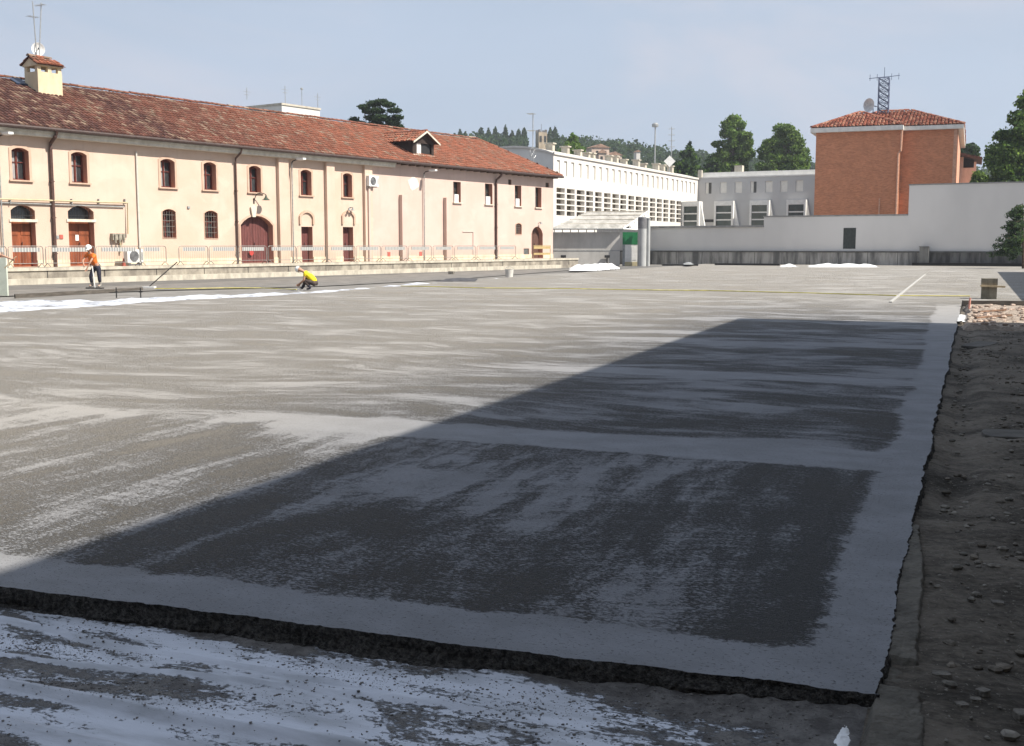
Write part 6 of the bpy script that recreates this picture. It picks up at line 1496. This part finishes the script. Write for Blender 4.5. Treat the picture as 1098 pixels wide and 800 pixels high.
# things at the far side of the slab
rag('plastic_heap', [G(a, b, 0)[:2] for a, b in ((611, 290.5), (612, 287), (622, 287), (638, 288), (662, 287.5), (666, 288.5), (640, 290.5))], 0.0, PLASTIC, 'crumpled heap of white plastic sheeting in front of the shelter', 'plastic sheet', .42, 9, sub=.22)
rag('plastic_sheet', [G(a, b, 0)[:2] for a, b in ((868, 284.6), (940, 285.0), (942, 286.6), (868, 286.6))], 0.0, PLASTIC, 'low white plastic sheet at the foot of the far wall below its dark window', 'plastic sheet', .2, 12, sub=.3)
rag('plastic_bundle', [G(a, b, 0)[:2] for a, b in ((838, 285), (853, 284.8), (855, 286.3), (838, 286.5))], 0.0, PLASTIC, 'small rounded white plastic bundle at the far wall, left of the long sheet', 'plastic sheet', .4, 13, sub=.3)
beam('timber_beam', G(767, 284.3, 0), G(836, 284.9, 0), .35, .16, BLACK, 'dark flat timber lying along the foot of the far wall, right of the gravel tray', 'timber')
t = empty('flat_tray', G(729, 285, 0), 0, 'low dark tray at the foot of the far wall near the grey columns', 'tray')
q = MB(); q.box(-1.4, 1.4, -.5, .5, 0, .15); q.build('base', BLACK, t)
tag(rag('bag', [G(a, b, 0)[:2] for a, b in ((734, 284.6), (743, 284.6), (743, 286), (734, 286))], .16, GREYP, 'small grey bag lying on the low tray by the far wall', 'bag', .5, 17, sub=.25), None)
beam('edge_strip', G(992, 294.5, 0), G(955, 324.5, 0), .09, .03, stained('grey_white_strip', (.42, .415, .40), (.28, .275, .26), 4), 'narrow white strip lying lengthwise along a joint of the slab at right', 'strip')
p = G(546, 297.3, GZ); t = empty('white_bucket', p, 0, 'white bucket standing on the concrete beyond the membrane, right of the dark mat', 'bucket')
q = MB(); q.lathe([(.01, 0), (.20, 0), (.24, .42), (.25, .44), (.225, .44), (.19, .03), (.01, .03)], n=18); q.build('pail', mat('bucket_white', (.62, .60, .56), .6), t)
q = MB(); q.tube([(.24 * math.cos(a * math.pi / 10), -.0, .42 + .16 * math.sin(a * math.pi / 10)) for a in range(11)], .01, 5); q.build('handle', STEEL, t)
rag('dark_mat', [G(a, b, 0)[:2] for a, b in ((467, 302.2), (482, 298.5), (515, 298.8), (512, 302))], .0, mat('dark_mat_cloth', (.10, .10, .11), .8, .4, 3), 'flat dark cloth mat lying on the slab beyond the yellow hose', 'mat', .06, 19, sub=.2)
slab_piece('rubble_lump', *toSL(G(484, 294.5, GZ)), .4, .3, .2, .2, mat('pale_stone', (.24, .22, .19)), 'small rubble lump on the lane, left of the white bucket', 'stone', z=GZ, seed=61)
# concrete stump with a board across at right
p = G(1060, 320.5, 0); t = empty('concrete_stump', p, R(-20), 'stubby concrete block with a pale board across it, on the slab at right', 'block'); k = p.y / 1208
q = MB(); w = 7.5 * k; n_ = 4; q.box(-w, w, -w, w, 0, 15 * k); q.box(-w * 1.05, w * 1.05, -w * 1.05, w * 1.05, 15 * k + .002, 22 * k); q.build('block', stained('stump_concrete', (.21, .19, .15), (.12, .11, .09), 6, .5), t)
q = MB(); q.box(-w * 1.3, w * 2.0, -w * 1.4, -w * 1.06, 13 * k, 15 * k); o = q.build('board', WOODP, t); o.rotation_euler = (0, R(2), 0)
beam('timber_beam', G(1032, 328.5, 0), G(1130, 329.5, 0), .22, .16, WOODD, 'thick dark timber beam lying across the ground in front of the concrete block', 'timber')
for i, (a, b, c, d, wd_, lb) in enumerate(((1050, 335, 1078, 333, .07, 'short brown stick of wood lying on the sunlit rubble, nearest to the beam'), (1046, 341.5, 1084, 338.5, .06, 'longer brown stick of wood lying on the sunlit rubble, nearest to the shadow'))):
    beam('plank', G(a, b, .05), G(c, d, .05), wd_, .035, mat('brown_plank', (.25, .15, .10), .8, .3, 5), lb, 'plank')
q = MB(); q.tube([(0, 0, 0), (.02, 0, .28)], .025, 6); tag(q.build('pink_peg', mat('pink_paint', (.75, .35, .28), .6), None, loc=G(1039, 331, .02)), 'small pink peg stuck in the ground at the left end of the beam', 'peg')
rag('white_scrap', [G(a, b, 0)[:2] for a, b in ((1027, 345.5), (1029, 338), (1036, 339), (1034, 346))], .015, PLASTIC, 'small white scrap on the corner of the sunlit rubble next to the slab', 'plastic scrap', .08, 23, sub=.06)
x_, y_ = toSL(G(1051, 368, -.02)); slab_piece('paving_slab', x_, y_, .42, 1.15, .05, -.25, mat('dark_paver', (.12, .112, .10), .9, .2, 4, .4, 20), 'flat dark paving slab lying on the shaded dirt near the sunlit rubble', 'paving slab', seed=71, rough=.04)
x_, y_ = toSL(G(1085, 465, -.02)); slab_piece('paving_slab', x_, y_, .5, .45, .04, .2, mat('dark_paver', (.12, .112, .10)), 'dark broken slab half buried in the dirt strip at the right edge', 'paving slab', seed=72, rough=.1)
crumb2 = crumbs('sunlit_rubble_stones', 2600, (.25, 8.5, 20.3, 30.0), lambda x, y: .03, .012, .11, tinted('pinkish_rubble', (.36, .28, .23)), 33); tag(crumb2, 'pinkish broken rubble on the sunlit patch at right', 'rubble')
# traffic cone by the air conditioner
s_, z_ = A.at(132.8, 282.5, -1.2); t = empty('marker_cone', A.w(s_, -1.2, zp), A.rot(), 'small reddish brown cone on the platform left of the standing air conditioner', 'cone')
q = MB(); q.lathe([(.10, .02), (.03, .38), (0.001, .38)], n=12); q.build('cone', mat('brick_red_plastic', (.35, .09, .06), .6), t); q = MB(); q.box(-.14, .14, -.14, .14, 0, .02); q.build('base', mat('brick_red_plastic', (.35, .09, .06)), t)
print('all done')

# ------------------------------------------------------------------ summer haze over the valley
mh = bpy.data.materials.new('haze_air'); mh.use_nodes = True; nt = mh.node_tree; nt.nodes.clear()
ho = nt.nodes.new('ShaderNodeOutputMaterial'); pv = nt.nodes.new('ShaderNodeVolumePrincipled'); pv.inputs['Density'].default_value = .00035; pv.inputs['Color'].default_value = (.82, .88, .96, 1); pv.inputs['Anisotropy'].default_value = .2
nt.links.new(pv.outputs[0], ho.inputs['Volume'])
q = MB(); q.box(-700, 900, -120, 900, -2, 130); hz_ = q.build('haze', mh); tag(hz_, kind='stuff')
